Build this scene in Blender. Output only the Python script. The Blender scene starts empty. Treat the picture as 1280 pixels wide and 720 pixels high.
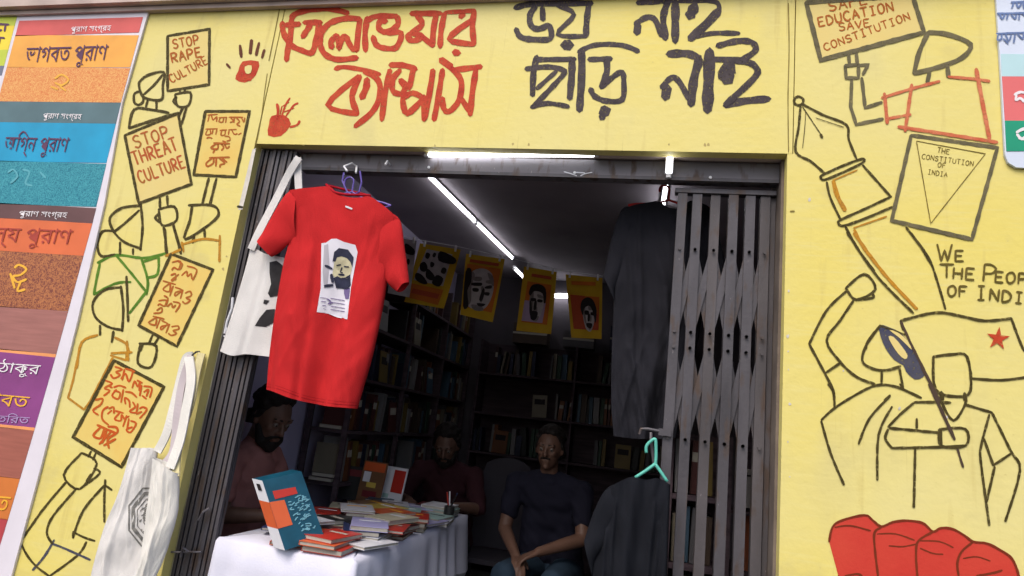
import bpy, bmesh, math, random
from mathutils import Vector, Matrix, geometry
from mathutils.bvhtree import BVHTree
random.seed(7)
PI = math.pi
S = bpy.context.scene
COL = S.collection

# ------------------------------------------------------------------ camera
EYE = Vector((0.0, -2.35, 1.55))
FPX = 789.0                                   # focal length in pixels of a 1280 wide picture
ROT = Matrix(((0.97448814, -0.06563301, 0.21462797),
              (0.19410096, -0.23367161, -0.95274467),
              (0.11268396, 0.97009788, -0.21497078)))
cam = bpy.data.cameras.new('camera')
cam_o = bpy.data.objects.new('camera', cam)
COL.objects.link(cam_o)
cam_o.matrix_world = Matrix.Translation(EYE) @ ROT.to_4x4()
cam.sensor_width = 36.0
cam.lens = FPX / 1280.0 * 36.0
cam.clip_start = 0.05
cam.clip_end = 2000
S.camera = cam_o

# ------------------------------------------------------------------ sky, sun, exposure
SUN_EL, SUN_AZ = math.radians(52), math.radians(200)      # behind the camera, a little to the left
world = bpy.data.worlds.new("World")
S.world = world
world.use_nodes = True
wn = world.node_tree
sky = wn.nodes.new('ShaderNodeTexSky')
sky.sky_type = 'NISHITA'
sky.sun_disc = False
sky.sun_elevation = SUN_EL
sky.sun_rotation = SUN_AZ
sky.air_density = 1.0
sky.dust_density = 4.0
bg = wn.nodes['Background']
bg.inputs[1].default_value = 0.10
wn.links.new(sky.outputs[0], bg.inputs[0])
sun = bpy.data.lights.new('sun', 'SUN')
sun.energy = 0.75
sun.angle = math.radians(35)
sun.color = (1.0, 0.96, 0.9)
sun_o = bpy.data.objects.new('sun', sun)
COL.objects.link(sun_o)
sd = Vector((math.sin(SUN_AZ) * math.cos(SUN_EL), math.cos(SUN_AZ) * math.cos(SUN_EL), math.sin(SUN_EL)))
sun_o.rotation_euler = (-sd).to_track_quat('-Z', 'Y').to_euler()
S.view_settings.view_transform = 'Standard'
S.view_settings.look = 'None'
S.view_settings.gamma = 1
S.view_settings.exposure = 1.12
S.cycles.max_bounces = 8
S.cycles.use_denoising = True

# ------------------------------------------------------------------ from the photograph's pixels to places
def ray(px, py):
    return ROT @ Vector((px - 640, 360 - py, -FPX))
def W(px, py, y=0.0):                                      # the point of the plane Y = y
    d = ray(px, py)
    return EYE + d * ((y - EYE.y) / d.y)
def WZ(px, py, z):
    d = ray(px, py)
    return EYE + d * ((z - EYE.z) / d.z)
def WX(px, py, x):
    d = ray(px, py)
    return EYE + d * ((x - EYE.x) / d.x)

# ------------------------------------------------------------------ materials
MATS = {}
def mat(name, rgb, rough=0.7, var=0.12, scale=6.0, bump=0.0, bscale=80.0, rgb2=None, emit=None, metal=0.0, sheen=0.0, streak=None, dry=0.0, rust=False):
    if name in MATS:
        return MATS[name]
    m = bpy.data.materials.new(name)
    m.use_nodes = True
    nt = m.node_tree
    b = nt.nodes['Principled BSDF']
    b.inputs['Roughness'].default_value = rough
    b.inputs['Metallic'].default_value = metal
    b.inputs['Specular IOR Level'].default_value = 0.3 if rough < .56 and not dry else 0.10
    if sheen:
        b.inputs['Sheen Weight'].default_value = sheen
    tc = nt.nodes.new('ShaderNodeTexCoord')
    mp = nt.nodes.new('ShaderNodeMapping')
    if streak:
        mp.inputs['Scale'].default_value = streak
    nt.links.new(tc.outputs['Object'], mp.inputs[0])
    n = nt.nodes.new('ShaderNodeTexNoise')
    n.inputs['Scale'].default_value = scale
    n.inputs['Detail'].default_value = 5
    nt.links.new(mp.outputs[0], n.inputs['Vector'])
    r = nt.nodes.new('ShaderNodeValToRGB')
    r.color_ramp.elements[0].position = 0.3
    r.color_ramp.elements[1].position = 0.7
    c2 = rgb2 if rgb2 else tuple(min(1, c * (1 + var)) for c in rgb)
    c1 = rgb if rgb2 else tuple(c * (1 - var) for c in rgb)
    r.color_ramp.elements[0].color = (*c1, 1)
    r.color_ramp.elements[1].color = (*c2, 1)
    nt.links.new(n.outputs['Fac'], r.inputs[0])
    nt.links.new(r.outputs[0], b.inputs['Base Color'])
    if bump:
        n2 = nt.nodes.new('ShaderNodeTexNoise')
        n2.inputs['Scale'].default_value = bscale
        n2.inputs['Detail'].default_value = 4
        nt.links.new(tc.outputs['Object'], n2.inputs['Vector'])
        bp = nt.nodes.new('ShaderNodeBump')
        bp.inputs['Strength'].default_value = bump
        bp.inputs['Distance'].default_value = 0.004
        nt.links.new(n2.outputs['Fac'], bp.inputs['Height'])
        nt.links.new(bp.outputs[0], b.inputs['Normal'])
    if rust:
        n3 = nt.nodes.new('ShaderNodeTexNoise'); n3.inputs['Scale'].default_value = 16; n3.inputs['Detail'].default_value = 8
        mp3 = nt.nodes.new('ShaderNodeMapping'); mp3.inputs['Scale'].default_value = (1.5, 1.5, .45)
        nt.links.new(tc.outputs['Object'], mp3.inputs[0]); nt.links.new(mp3.outputs[0], n3.inputs['Vector'])
        r3 = nt.nodes.new('ShaderNodeValToRGB'); r3.color_ramp.elements[0].position = .54; r3.color_ramp.elements[1].position = .66
        nt.links.new(n3.outputs['Fac'], r3.inputs[0])
        mx = nt.nodes.new('ShaderNodeMix'); mx.data_type = 'RGBA'
        nt.links.new(r3.outputs[0], mx.inputs[0]); nt.links.new(r.outputs[0], mx.inputs[6]); mx.inputs[7].default_value = (.075, .052, .042, 1)
        n4 = nt.nodes.new('ShaderNodeTexNoise'); n4.inputs['Scale'].default_value = 60; n4.inputs['Detail'].default_value = 3
        nt.links.new(mp3.outputs[0], n4.inputs['Vector'])
        r4 = nt.nodes.new('ShaderNodeValToRGB'); r4.color_ramp.elements[0].position = .73; r4.color_ramp.elements[1].position = .76
        nt.links.new(n4.outputs['Fac'], r4.inputs[0])
        m4 = nt.nodes.new('ShaderNodeMix'); m4.data_type = 'RGBA'
        nt.links.new(r4.outputs[0], m4.inputs[0]); nt.links.new(mx.outputs[2], m4.inputs[6]); m4.inputs[7].default_value = (.26, .23, .24, 1)
        nt.links.new(m4.outputs[2], b.inputs['Base Color'])
    if dry:
        n5 = nt.nodes.new('ShaderNodeTexNoise'); n5.inputs['Scale'].default_value = 95; n5.inputs['Detail'].default_value = 5
        nt.links.new(tc.outputs['Object'], n5.inputs['Vector'])
        r5 = nt.nodes.new('ShaderNodeMapRange'); r5.inputs[1].default_value = .34; r5.inputs[2].default_value = .34 + dry; r5.inputs[3].default_value = .62; r5.inputs[4].default_value = 1.0
        nt.links.new(n5.outputs['Fac'], r5.inputs[0])
        nt.links.new(r5.outputs[0], b.inputs['Alpha'])
    if emit:
        b.inputs['Emission Color'].default_value = (*rgb, 1)
        b.inputs['Emission Strength'].default_value = emit
    MATS[name] = m
    return m

def wall_paint():
    """yellow emulsion on plaster: broad patches of richer and paler paint, faint water marks, specks"""
    m = bpy.data.materials.new('yellow_wall_paint')
    m.use_nodes = True
    nt = m.node_tree
    L = nt.links
    b = nt.nodes['Principled BSDF']
    b.inputs['Roughness'].default_value = 0.62
    b.inputs['Specular IOR Level'].default_value = 0.3
    g = nt.nodes.new('ShaderNodeNewGeometry')
    def noise(scale, vec=(1, 1, 1), det=4):
        mp = nt.nodes.new('ShaderNodeMapping')
        mp.inputs['Scale'].default_value = vec
        L.new(g.outputs['Position'], mp.inputs[0])
        n = nt.nodes.new('ShaderNodeTexNoise')
        n.inputs['Scale'].default_value = scale
        n.inputs['Detail'].default_value = det
        L.new(mp.outputs[0], n.inputs['Vector'])
        return n.outputs['Fac']
    def ramp(f, a, bb):
        r = nt.nodes.new('ShaderNodeMapRange')
        r.inputs[1].default_value, r.inputs[2].default_value = a, bb
        L.new(f, r.inputs[0])
        return r.outputs[0]
    def mix(f, c1, c2):
        x = nt.nodes.new('ShaderNodeMix')
        x.data_type = 'RGBA'
        L.new(f, x.inputs[0])
        for s, c in ((6, c1), (7, c2)):
            if isinstance(c, tuple):
                x.inputs[s].default_value = (*c, 1)
            else:
                L.new(c, x.inputs[s])
        return x.outputs[2]
    c = mix(ramp(noise(1.1), 0.36, 0.66), (0.69, 0.61, 0.25), (0.71, 0.595, 0.15))
    c = mix(ramp(noise(3.4, (1, 1, .5)), 0.56, 0.80), c, (0.58, 0.51, 0.22))
    c = mix(ramp(noise(9, (2.2, 1, .18), 6), 0.60, 0.86), c, (0.50, 0.39, 0.12))
    c = mix(ramp(noise(70, (1, 1, 1), 2), 0.70, 0.80), c, (0.56, 0.46, 0.16))
    c = mix(ramp(noise(26, (.25, 1, 3.2), 5), 0.50, 0.85), c, (0.70, 0.615, 0.235))
    c = mix(ramp(noise(2.2, (1, 1, 1), 8), 0.63, 0.74), c, (0.55, 0.47, 0.19))
    c = mix(ramp(noise(14, (6, 1, .10), 4), 0.68, 0.80), c, (0.42, 0.33, 0.11))
    L.new(c, b.inputs['Base Color'])
    n2 = noise(34, det=6)
    bp = nt.nodes.new('ShaderNodeBump')
    bp.inputs['Strength'].default_value = 0.4
    bp.inputs['Distance'].default_value = 0.004
    L.new(n2, bp.inputs['Height'])
    L.new(bp.outputs[0], b.inputs['Normal'])
    return m

M_YEL = wall_paint()
INK = (0.045, 0.034, 0.010)
M_INK = mat('dark_olive_brush_paint', INK, .6, rgb2=(0.085, 0.066, 0.022), scale=25, bump=.2, dry=.14)
M_INKG = mat('grey_brush_paint', (0.10, 0.088, 0.05), .6, rgb2=(0.17, 0.145, 0.08), scale=22, bump=.2, dry=.14)
M_RED = mat('red_brush_paint', (0.42, 0.030, 0.016), .55, rgb2=(0.52, 0.075, 0.028), scale=18, bump=.2, dry=.14)
M_DARK = mat('charcoal_brush_paint', (0.040, 0.032, 0.038), .55, rgb2=(0.080, 0.064, 0.066), scale=18, bump=.2, dry=.14)
M_BRED = mat('brownish_red_lettering_paint', (0.42, 0.09, 0.018), .6, rgb2=(0.36, 0.14, 0.03), scale=30, dry=.14)
M_ORG = mat('ochre_orange_brush_paint', (0.50, 0.23, 0.02), .6, rgb2=(0.42, 0.20, 0.03), scale=20, dry=.14)
M_GRN = mat('green_brush_paint', (0.06, 0.16, 0.015), .6, rgb2=(0.12, 0.25, 0.03), scale=20, dry=.14)
M_RDL = mat('thin_red_brush_paint', (0.50, 0.10, 0.045), .6, rgb2=(0.60, 0.2, 0.1), scale=20, dry=.14)
M_NAVY = mat('slate_blue_brush_paint', (0.05, 0.055, 0.095), .6, rgb2=(0.09, 0.085, 0.10), scale=20, dry=.14)
M_PEACH = mat('pale_orange_placard_paint', (0.70, 0.55, 0.17), .6, rgb2=(0.72, 0.49, 0.13), scale=9)
M_PALE = mat('peach_placard_paint', (0.69, 0.56, 0.22), .6, rgb2=(0.70, 0.545, 0.19), scale=9)
M_PLAS = mat('grey_plaster', (0.42, 0.40, 0.36), .85, .2, 5, .4, 40)
M_SOFF = mat('pinkish_soffit_plaster', (0.50, 0.40, 0.36), .85, .2, 5, .3, 40)
M_CEIL = mat('grey_ceiling_distemper', (0.34, 0.30, 0.33), .9, .15, 2, .2, 30)
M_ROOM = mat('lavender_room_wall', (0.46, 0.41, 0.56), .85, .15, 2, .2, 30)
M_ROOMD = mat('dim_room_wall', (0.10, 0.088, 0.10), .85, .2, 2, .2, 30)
M_FLOOR = mat('cement_floor', (0.10, 0.095, 0.09), .7, .2, 4, .2, 30)
M_WOOD = mat('dark_shelf_wood', (0.065, 0.046, 0.054), .6, .3, 5, streak=(1, 1, 8))
M_STEEL = mat('grey_painted_gate_steel', (0.074, 0.069, 0.078), .45, .28, 9, .25, 60, metal=.15, streak=(1, 1, .3), rust=True)
M_STEEL2 = mat('brownish_gate_steel', (0.078, 0.070, 0.074), .5, .3, 9, .25, 60, metal=.15, streak=(1, 1, .3), rust=True)
M_CHAN = mat('steel_track_channel', (0.15, 0.14, 0.155), .5, .2, 6, .2, 50, metal=.15, streak=(.4, 1, 1), rust=True)
M_TUBE = mat('lit_tube', (0.95, 0.96, 1.0), .4, 0.0, emit=5.6)
M_WHITEP = mat('white_plastic', (0.7, 0.7, 0.72), .4, .05)
M_TEE = mat('red_cotton', (0.48, 0.020, 0.022), .88, .10, 7, .5, 300, sheen=0)
M_BLK = mat('charcoal_cotton', (0.016, 0.016, 0.021), .92, .22, 6, .5, 300, sheen=0)
M_NVYC = mat('dark_navy_cotton', (0.010, 0.011, 0.015), .92, .22, 6, .5, 300, sheen=0)
M_CREAM = mat('cream_canvas', (0.68, 0.66, 0.61), .9, .06, 8, .5, 260, sheen=.2)
M_CREAM2 = mat('grey_white_canvas', (0.64, 0.62, 0.60), .9, .08, 8, .5, 260, sheen=.2)
M_PRINTK = mat('black_screen_print', (0.030, 0.028, 0.030), .7, .3, 30)
M_EMB = mat('grey_black_screen_print', (0.10, 0.10, 0.095), .7, rgb2=(0.26, 0.25, 0.23), scale=60)
M_PAPER = mat('white_paper', (0.66, 0.66, 0.70), .7, .06, 20)
M_CLOTH = mat('white_table_cloth', (0.62, 0.62, 0.72), .85, .07, 5, .3, 120)
M_ASPH = mat('asphalt', (0.05, 0.05, 0.05), .9, .2, 8, .6, 50)
M_STONE = mat('cement_step', (0.30, 0.29, 0.27), .85, .2, 6, .4, 40)

# ------------------------------------------------------------------ objects
def link(name, me, m=None, parent=None, smooth=False, label=None, cat=None, group=None, kind=None):
    o = bpy.data.objects.new(name, me)
    COL.objects.link(o)
    if m is not None:
        for x in (m if isinstance(m, (list, tuple)) else [m]):
            me.materials.append(x)
    if parent is not None:
        o.parent = parent
    if smooth:
        for p in me.polygons:
            p.use_smooth = True
    tag(o, label, cat, group, kind)
    return o
def tag(o, label=None, cat=None, group=None, kind=None):
    for k, v in (('label', label), ('category', cat), ('group', group), ('kind', kind)):
        if v:
            o[k] = v
    return o
def thing(name, label, cat, loc=(0, 0, 0), group=None):
    o = bpy.data.objects.new(name, None)
    COL.objects.link(o)
    o.empty_display_size = .1
    return tag(o, label, cat, group)

class MB:
    """gathers boxes, tubes and sheets, then links them as one mesh"""
    def __init__(s):
        s.v, s.f, s.mi = [], [], []
    def add(s, vs, fs, mi=0):
        k = len(s.v)
        s.v += [tuple(v) for v in vs]
        s.f += [tuple(i + k for i in f) for f in fs]
        s.mi += [mi] * len(fs)
        return s
    def box(s, a, b, mi=0, M=None):
        x0, y0, z0 = a
        x1, y1, z1 = b
        vs = [Vector(p) for p in ((x0, y0, z0), (x1, y0, z0), (x1, y1, z0), (x0, y1, z0), (x0, y0, z1), (x1, y0, z1), (x1, y1, z1), (x0, y1, z1))]
        if M is not None:
            vs = [M @ v for v in vs]
        return s.add(vs, [(0, 3, 2, 1), (4, 5, 6, 7), (0, 1, 5, 4), (1, 2, 6, 5), (2, 3, 7, 6), (3, 0, 4, 7)], mi)
    def bar(s, p, q, w, t, side=Vector((1, 0, 0)), mi=0):
        """flat bar from p to q, w wide along `side`, t thick across"""
        p, q = Vector(p), Vector(q)
        d = (q - p).normalized()
        a = (side - d * side.dot(d)).normalized() * (w / 2)
        b = d.cross(a).normalized() * (t / 2)
        vs = [p - a - b, p + a - b, p + a + b, p - a + b, q - a - b, q + a - b, q + a + b, q - a + b]
        return s.add(vs, [(0, 3, 2, 1), (4, 5, 6, 7), (0, 1, 5, 4), (1, 2, 6, 5), (2, 3, 7, 6), (3, 0, 4, 7)], mi)
    def tube(s, pts, r, n=8, mi=0, caps=True):
        pts = [Vector(p) for p in pts]
        rs = r if isinstance(r, (list, tuple)) else [r] * len(pts)
        rings = []
        up = Vector((0, 0, 1))
        prev = None
        for i, p in enumerate(pts):
            d = (pts[min(i + 1, len(pts) - 1)] - pts[max(i - 1, 0)]).normalized()
            if prev is None:
                a = d.cross(up)
                if a.length < 1e-3:
                    a = d.cross(Vector((1, 0, 0)))
            else:
                a = prev - d * prev.dot(d)
            a.normalize()
            prev = a
            b = d.cross(a)
            rings.append([p + (a * math.cos(2 * PI * k / n) + b * math.sin(2 * PI * k / n)) * rs[i] for k in range(n)])
        vs = [v for ring in rings for v in ring]
        fs = []
        for i in range(len(rings) - 1):
            for k in range(n):
                fs.append((i * n + k, i * n + (k + 1) % n, (i + 1) * n + (k + 1) % n, (i + 1) * n + k))
        if caps:
            fs.append(tuple(range(n))[::-1])
            fs.append(tuple((len(rings) - 1) * n + k for k in range(n)))
        return s.add(vs, fs, mi)
    def build(s, name, m, parent=None, smooth=False, **kw):
        me = bpy.data.meshes.new(name)
        me.from_pydata(s.v, [], s.f)
        if any(s.mi):
            for p, i in zip(me.polygons, s.mi):
                p.material_index = i
        me.update()
        return link(name, me, m, parent, smooth, **kw)

def smooth_pts(P, n=6, closed=False):
    """Catmull-Rom through the points"""
    if len(P) < 3:
        return [Vector(p) for p in P]
    P = [Vector(p) for p in P]
    out = []
    m = len(P)
    for i in range(m if closed else m - 1):
        if closed:
            a, b, c, d = P[i - 1], P[i], P[(i + 1) % m], P[(i + 2) % m]
        else:
            a, b, c, d = P[max(i - 1, 0)], P[i], P[i + 1], P[min(i + 2, m - 1)]
        for k in range(n):
            t = k / n
            out.append(0.5 * ((2 * b) + (c - a) * t + (2 * a - 5 * b + 4 * c - d) * t * t + (3 * b - a - 3 * c + d) * t ** 3))
    if not closed:
        out.append(P[-1])
    return out

def parse(data):
    return [[tuple(float(c) for c in p.split(',')) for p in s.split()] for s in data.split(';') if s.strip()]

class Crop:
    """coordinates read off an enlarged crop of the photograph"""
    def __init__(s, x0, y0, k):
        s.x0, s.y0, s.k = x0, y0, k
    def __call__(s, x, y):
        return (s.x0 + x / s.k, s.y0 + y / s.k)

LIFT = [0]
def surf(px, py, off, proj=None):
    if proj:
        return proj(px, py, off)
    return W(px, py, -off)

def ribbon(mb, pts, w, proj=None, smooth=4, curved=True, mi=0, jag=.06):
    """a brush stroke lying on the wall; pts and w in photograph pixels"""
    P = smooth_pts([(x, y) for x, y in pts], smooth) if curved and len(pts) > 2 else [Vector(p) for p in pts]
    # even out
    Q = [P[0]]
    for p in P[1:]:
        d = (p - Q[-1]).length
        k = max(1, int(d / max(2.0, w * .8)))
        a = Q[-1]
        for i in range(1, k + 1):
            Q.append(a.lerp(p, i / k))
    P = Q
    LIFT[0] = (LIFT[0] + 1) % 14
    off = 0.0010 + LIFT[0] * 0.00008
    n = len(P)
    lv, rv = [], []
    ph_ = random.uniform(0, 6)
    for i, p in enumerate(P):
        d = (P[min(i + 1, n - 1)] - P[max(i - 1, 0)])
        if d.length < 1e-6:
            d = Vector((1, 0))
        d.normalize()
        nrm = Vector((-d.y, d.x))
        e = min(i, n - 1 - i)
        k = w / 2 * (1 + random.uniform(-jag, jag)) * (1 + (.09 if jag > .055 else .04) * math.sin(i * .9 * min(2, w * .3) + ph_)) * (0.82 if e == 0 else 1)
        lv.append(p + nrm * k)
        rv.append(p - nrm * k * (1 + random.uniform(-jag, jag)))
    d0 = (P[0] - P[1]).normalized() * w * .33
    d1 = (P[-1] - P[-2]).normalized() * w * .33
    a0, a1 = P[0] + d0, P[-1] + d1
    vs = [surf(v.x, v.y, off + q_ * 1.2e-5, proj) for q_, v in enumerate(lv)] + [surf(v.x, v.y, off + q_ * 1.2e-5, proj) for q_, v in enumerate(rv)] + [surf(a0.x, a0.y, off, proj), surf(a1.x, a1.y, off, proj)]
    fs = [(i, n + i, n + i + 1, i + 1) for i in range(n - 1)]
    fs += [(0, 2 * n, n), (n - 1, 2 * n - 1, 2 * n + 1)]
    mb.add(vs, fs, mi)

def poly_pts(outline, step, proj, off):
    """fill an outline (photograph pixels) with a conforming sheet"""
    out = [Vector(p) for p in outline]
    n = len(out)
    pts = list(out)
    if step:
        xs = [p.x for p in out]
        ys = [p.y for p in out]
        y = min(ys) + step * .5
        while y < max(ys):
            x = min(xs) + step * .5
            while x < max(xs):
                inside = False
                j = n - 1
                for i in range(n):
                    a, b = out[i], out[j]
                    if (a.y > y) != (b.y > y) and x < (b.x - a.x) * (y - a.y) / (b.y - a.y) + a.x:
                        inside = not inside
                    j = i
                if inside:
                    pts.append(Vector((x, y)))
                x += step
            y += step
    r = geometry.delaunay_2d_cdt(pts, [], [list(range(n))], 1, 1e-5)
    vs = [surf(v.x, v.y, off, proj) for v in r[0]]
    return vs, [tuple(f) for f in r[2]]
def fill(mb, outline, off=0.0015, proj=None, step=0, mi=0, smooth=0):
    if smooth:
        outline = [tuple(p) for p in smooth_pts(outline, smooth, True)]
    vs, fs = poly_pts(outline, step, proj, off)
    # all face the viewer
    g = []
    for f in fs:
        nrm = (Vector(vs[f[1]]) - Vector(vs[f[0]])).cross(Vector(vs[f[2]]) - Vector(vs[f[0]]))
        g.append(f if nrm.y < 0 else f[::-1])
    mb.add(vs, g, mi)

def ink(crop, data, w, mb=None, curved=True, proj=None, jag=.06):
    """strokes in crop coordinates; w in crop units; a stroke may begin with its own width as 'w=..'"""
    mb = mb or MB()
    w = w * 1.14
    for s in data.split(';'):
        t = s.split()
        if not t:
            continue
        ww = w
        if t[0].startswith('w='):
            ww = float(t[0][2:])
            t = t[1:]
        pts = [crop(*[float(c) for c in p.split(',')]) for p in t]
        ribbon(mb, pts, ww / crop.k, proj, curved=curved, jag=jag)
    return mb

# single-stroke capitals, unit box, y up
LET = {
 'A': '0,0 .5,1 1,0; .2,.38 .8,.38', 'C': '.95,.85 .6,1 .2,.85 .02,.5 .2,.12 .6,0 .95,.15', 'D': '.05,0 .05,1; .05,1 .55,.95 .95,.6 .85,.2 .4,0 .05,0',
 'E': '.9,1 .08,1; .08,1 .08,0; .08,0 .95,0; .08,.52 .75,.52', 'F': '.08,0 .08,1; .08,1 .95,1; .08,.55 .75,.55', 'H': '.05,0 .05,1; .95,0 .95,1; .05,.5 .95,.5',
 'I': '.5,0 .5,1; .2,1 .8,1; .2,0 .8,0', 'i': '.5,0 .5,1', 'L': '.1,1 .1,0; .1,0 .95,0', 'N': '.05,0 .05,1; .05,1 .95,0; .95,0 .95,1', 'O': '.5,1 .12,.82 .03,.45 .2,.08 .55,0 .9,.25 .95,.65 .75,.95 .5,1',
 'P': '.08,0 .08,1; .08,1 .6,1 .95,.78 .7,.5 .08,.45', 'R': '.08,0 .08,1; .08,1 .6,1 .92,.78 .65,.52 .08,.48; .35,.48 .95,0', 'S': '.92,.88 .5,1 .1,.8 .3,.55 .75,.45 .9,.2 .5,0 .05,.12',
 'T': '.0,1 1,1; .5,1 .5,0', 'U': '.05,1 .08,.25 .5,0 .9,.25 .95,1', 'V': '0,1 .5,0 1,1', 'W': '0,1 .28,0 .5,.65 .72,0 1,1', ' ': ''}
def write(crop, text, p0, p1, h, w, mb=None, proj=None, slant=0.0, jit=.05):
    """hand lettering on the line p0-p1 (crop units), h high, stroke w"""
    mb = mb or MB()
    p0, p1 = Vector(p0), Vector(p1)
    d = (p1 - p0)
    adv = d / len(text)
    e = d.normalized()
    up = Vector((e.y, -e.x))
    for i, ch in enumerate(text):
        o = p0 + adv * i
        dh = h * random.uniform(1 - jit, 1 + jit)
        for s in parse(LET[ch]):
            pts = []
            for x, y in s:
                q = o + adv * (x * .76 + .1 + slant * y) + up * (y * dh)
                pts.append(crop(q.x, q.y))
            ribbon(mb, pts, w / crop.k, proj, curved=len(pts) > 2 and ch not in 'AVW', jag=.08)
    return mb

def font_mesh(text, proj_fn, name, m, parent, off=0.002, **kw):
    """printed lettering: outlines of the built-in font laid out by proj_fn(u, v), u along the line, v up, in em"""
    cu = bpy.data.curves.new('lettering', 'FONT')
    cu.body = text
    cu.size = 1
    cu.resolution_u = 3
    o = bpy.data.objects.new('lettering', cu)
    COL.objects.link(o)
    dg = bpy.context.evaluated_depsgraph_get()
    me = bpy.data.meshes.new_from_object(o.evaluated_get(dg))
    bpy.data.objects.remove(o)
    bpy.data.curves.remove(cu)
    xs = [v.co.x for v in me.vertices] or [0, 1]
    x0, x1 = min(xs), max(xs)
    for v in me.vertices:
        v.co = proj_fn((v.co.x - x0) / (x1 - x0), v.co.y)
    me.materials.clear()
    return link(name, me, m, parent, **kw)
def print_line(text, p0, p1, h, name, m, parent, off=0.006, **kw):
    """a printed line on the plane of the wall between two photograph pixels"""
    p0, p1 = Vector(p0), Vector(p1)
    e = (p1 - p0).normalized()
    up = Vector((e.y + .24, -e.x)) if True else None
    return font_mesh(text, lambda u, v: W(*(p0 + (p1 - p0) * u + up * (v * h)), -off), name, m, parent, **kw)

# ================================================================== the ground and the shop building
g = MB().box((-60, -60, -.2), (60, 60, 0.0)).build('road', M_ASPH, kind='structure')
XL, XR = -1.795, 0.468          # door opening
ZS = 2.67                       # underside of the lintel
YT = 0.26                       # thickness of the front wall
JX0, JX1 = -1.69, 0.487         # joints between the painted panels
B = thing('shop_building', 'single storey bookshop with yellow mural painted front wall and wide open doorway', 'shop building')
def W_quad(pts, name, m, y0, y1, parent, **kw):
    a = MB()
    n = len(pts)
    a.add([(x, y0, z) for x, z in pts] + [(x, y1, z) for x, z in pts],
          [tuple(range(n))] + [tuple(range(2 * n - 1, n - 1, -1))] + [(i, n + i, n + (i + 1) % n, (i + 1) % n) for i in range(n)])
    o = a.build(name, m, parent, **kw)
    bm = bmesh.new(); bm.from_mesh(o.data); bmesh.ops.recalc_face_normals(bm, faces=bm.faces); bm.to_mesh(o.data); bm.free()
    return o
ZT = 3.385
W_quad([(-2.63, 0), (XL, 0), (XL, ZS), (XL + .002, ZT), (-2.63, ZT)], 'painted_wall_panel', M_YEL, 0, .05, B, label='yellow mural pier left of the doorway')
W_quad([(XL + .007, ZS), (JX1 - .002, ZS), (JX1 - .002, ZT), (XL + .007, ZT)], 'painted_wall_panel', M_YEL, 0, .05, B, label='yellow header panel with the slogan above the doorway')
W_quad([(XR, 0), (3.2, 0), (3.2, ZT), (JX1 + .002, ZT), (JX1 + .002, ZS + .0), (XR, ZS - .0)], 'painted_wall_panel', M_YEL, .001, .05, B, label='yellow mural wall right of the doorway')
W_quad([(-5.5, 0), (-2.635, 0), (-2.635, ZT), (-5.5, ZT)], 'bare_wall_panel', M_PLAS, .002, .05, B)
# masonry behind the painted skin
W_quad([(-5.5, 0), (XL - .004, 0), (XL - .004, 3.7), (-5.5, 3.7)], 'wall_core', M_PLAS, .052, YT, B)
W_quad([(XR + .004, 0), (3.2, 0), (3.2, 3.7), (XR + .004, 3.7)], 'wall_core', M_PLAS, .052, YT, B)
W_quad([(XL - .002, ZS + .003), (XR + .002, ZS + .003), (XR + .002, 3.7), (XL - .002, 3.7)], 'lintel', M_SOFF, .053, YT - .002, B)
MB().box((-5.5, -.06, 3.392), (3.2, .25, 3.47)).build('roof_ledge', M_SOFF, B, label='dusty pinkish ledge along the top of the front wall')
MB().box((-5.5, -.028, 3.366), (3.2, -.002, 3.389)).build('ledge_moulding', M_SOFF, B)
# plaster on the left reveal, chipped at its edge
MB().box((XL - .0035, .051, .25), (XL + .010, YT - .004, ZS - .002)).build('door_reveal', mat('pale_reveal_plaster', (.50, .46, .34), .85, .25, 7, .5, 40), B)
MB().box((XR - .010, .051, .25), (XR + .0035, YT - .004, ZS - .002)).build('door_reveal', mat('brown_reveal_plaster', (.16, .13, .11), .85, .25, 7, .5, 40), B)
# room
RX0, RX1, RY1, RZ1, FZ = -2.05, 0.95, 4.0, 3.1, 0.25
MB().box((RX0, YT + .004, FZ - .1), (RX1, RY1, FZ)).build('room_floor', M_FLOOR, B)
MB().box((RX0 - .12, YT + .002, RZ1), (RX1 + .12, RY1 + .12, RZ1 + .14)).build('room_ceiling', M_CEIL, B)
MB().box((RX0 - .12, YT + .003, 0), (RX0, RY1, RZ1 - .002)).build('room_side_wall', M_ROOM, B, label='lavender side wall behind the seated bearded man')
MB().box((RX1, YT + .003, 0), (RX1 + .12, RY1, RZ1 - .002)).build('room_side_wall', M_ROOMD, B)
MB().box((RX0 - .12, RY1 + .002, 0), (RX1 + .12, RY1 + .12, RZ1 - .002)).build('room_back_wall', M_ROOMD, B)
MB().box((XL, -.0, 0), (XR, YT + .003, FZ - .003)).build('door_threshold', M_STONE, B)
tag(MB().box((-1.95, -.40, 0), (.62, -.003, .13)).build('entrance_step', M_STONE), 'grey cement step below the bookshop doorway', 'step')
# cracks, stains and little marks on the paint
cr = MB()
ribbon(cr, [(985.6, 190), (985, 120), (986.4, 60), (985.4, 4)], 1.3, curved=True)
ribbon(cr, [(988, 264), (993, 264)], 2.0)
ribbon(cr, [(334, 92), (330, 120), (326, 150), (320, 181)], 1.0)
ribbon(cr, [(351, 3), (344, 38), (336, 76)], 1.2)
cr.build('hairline_crack', mat('dark_crack_line', (.22, .17, .05), .9), B)  # thin dark lines drawn along the panel joints, plus one small mark

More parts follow.
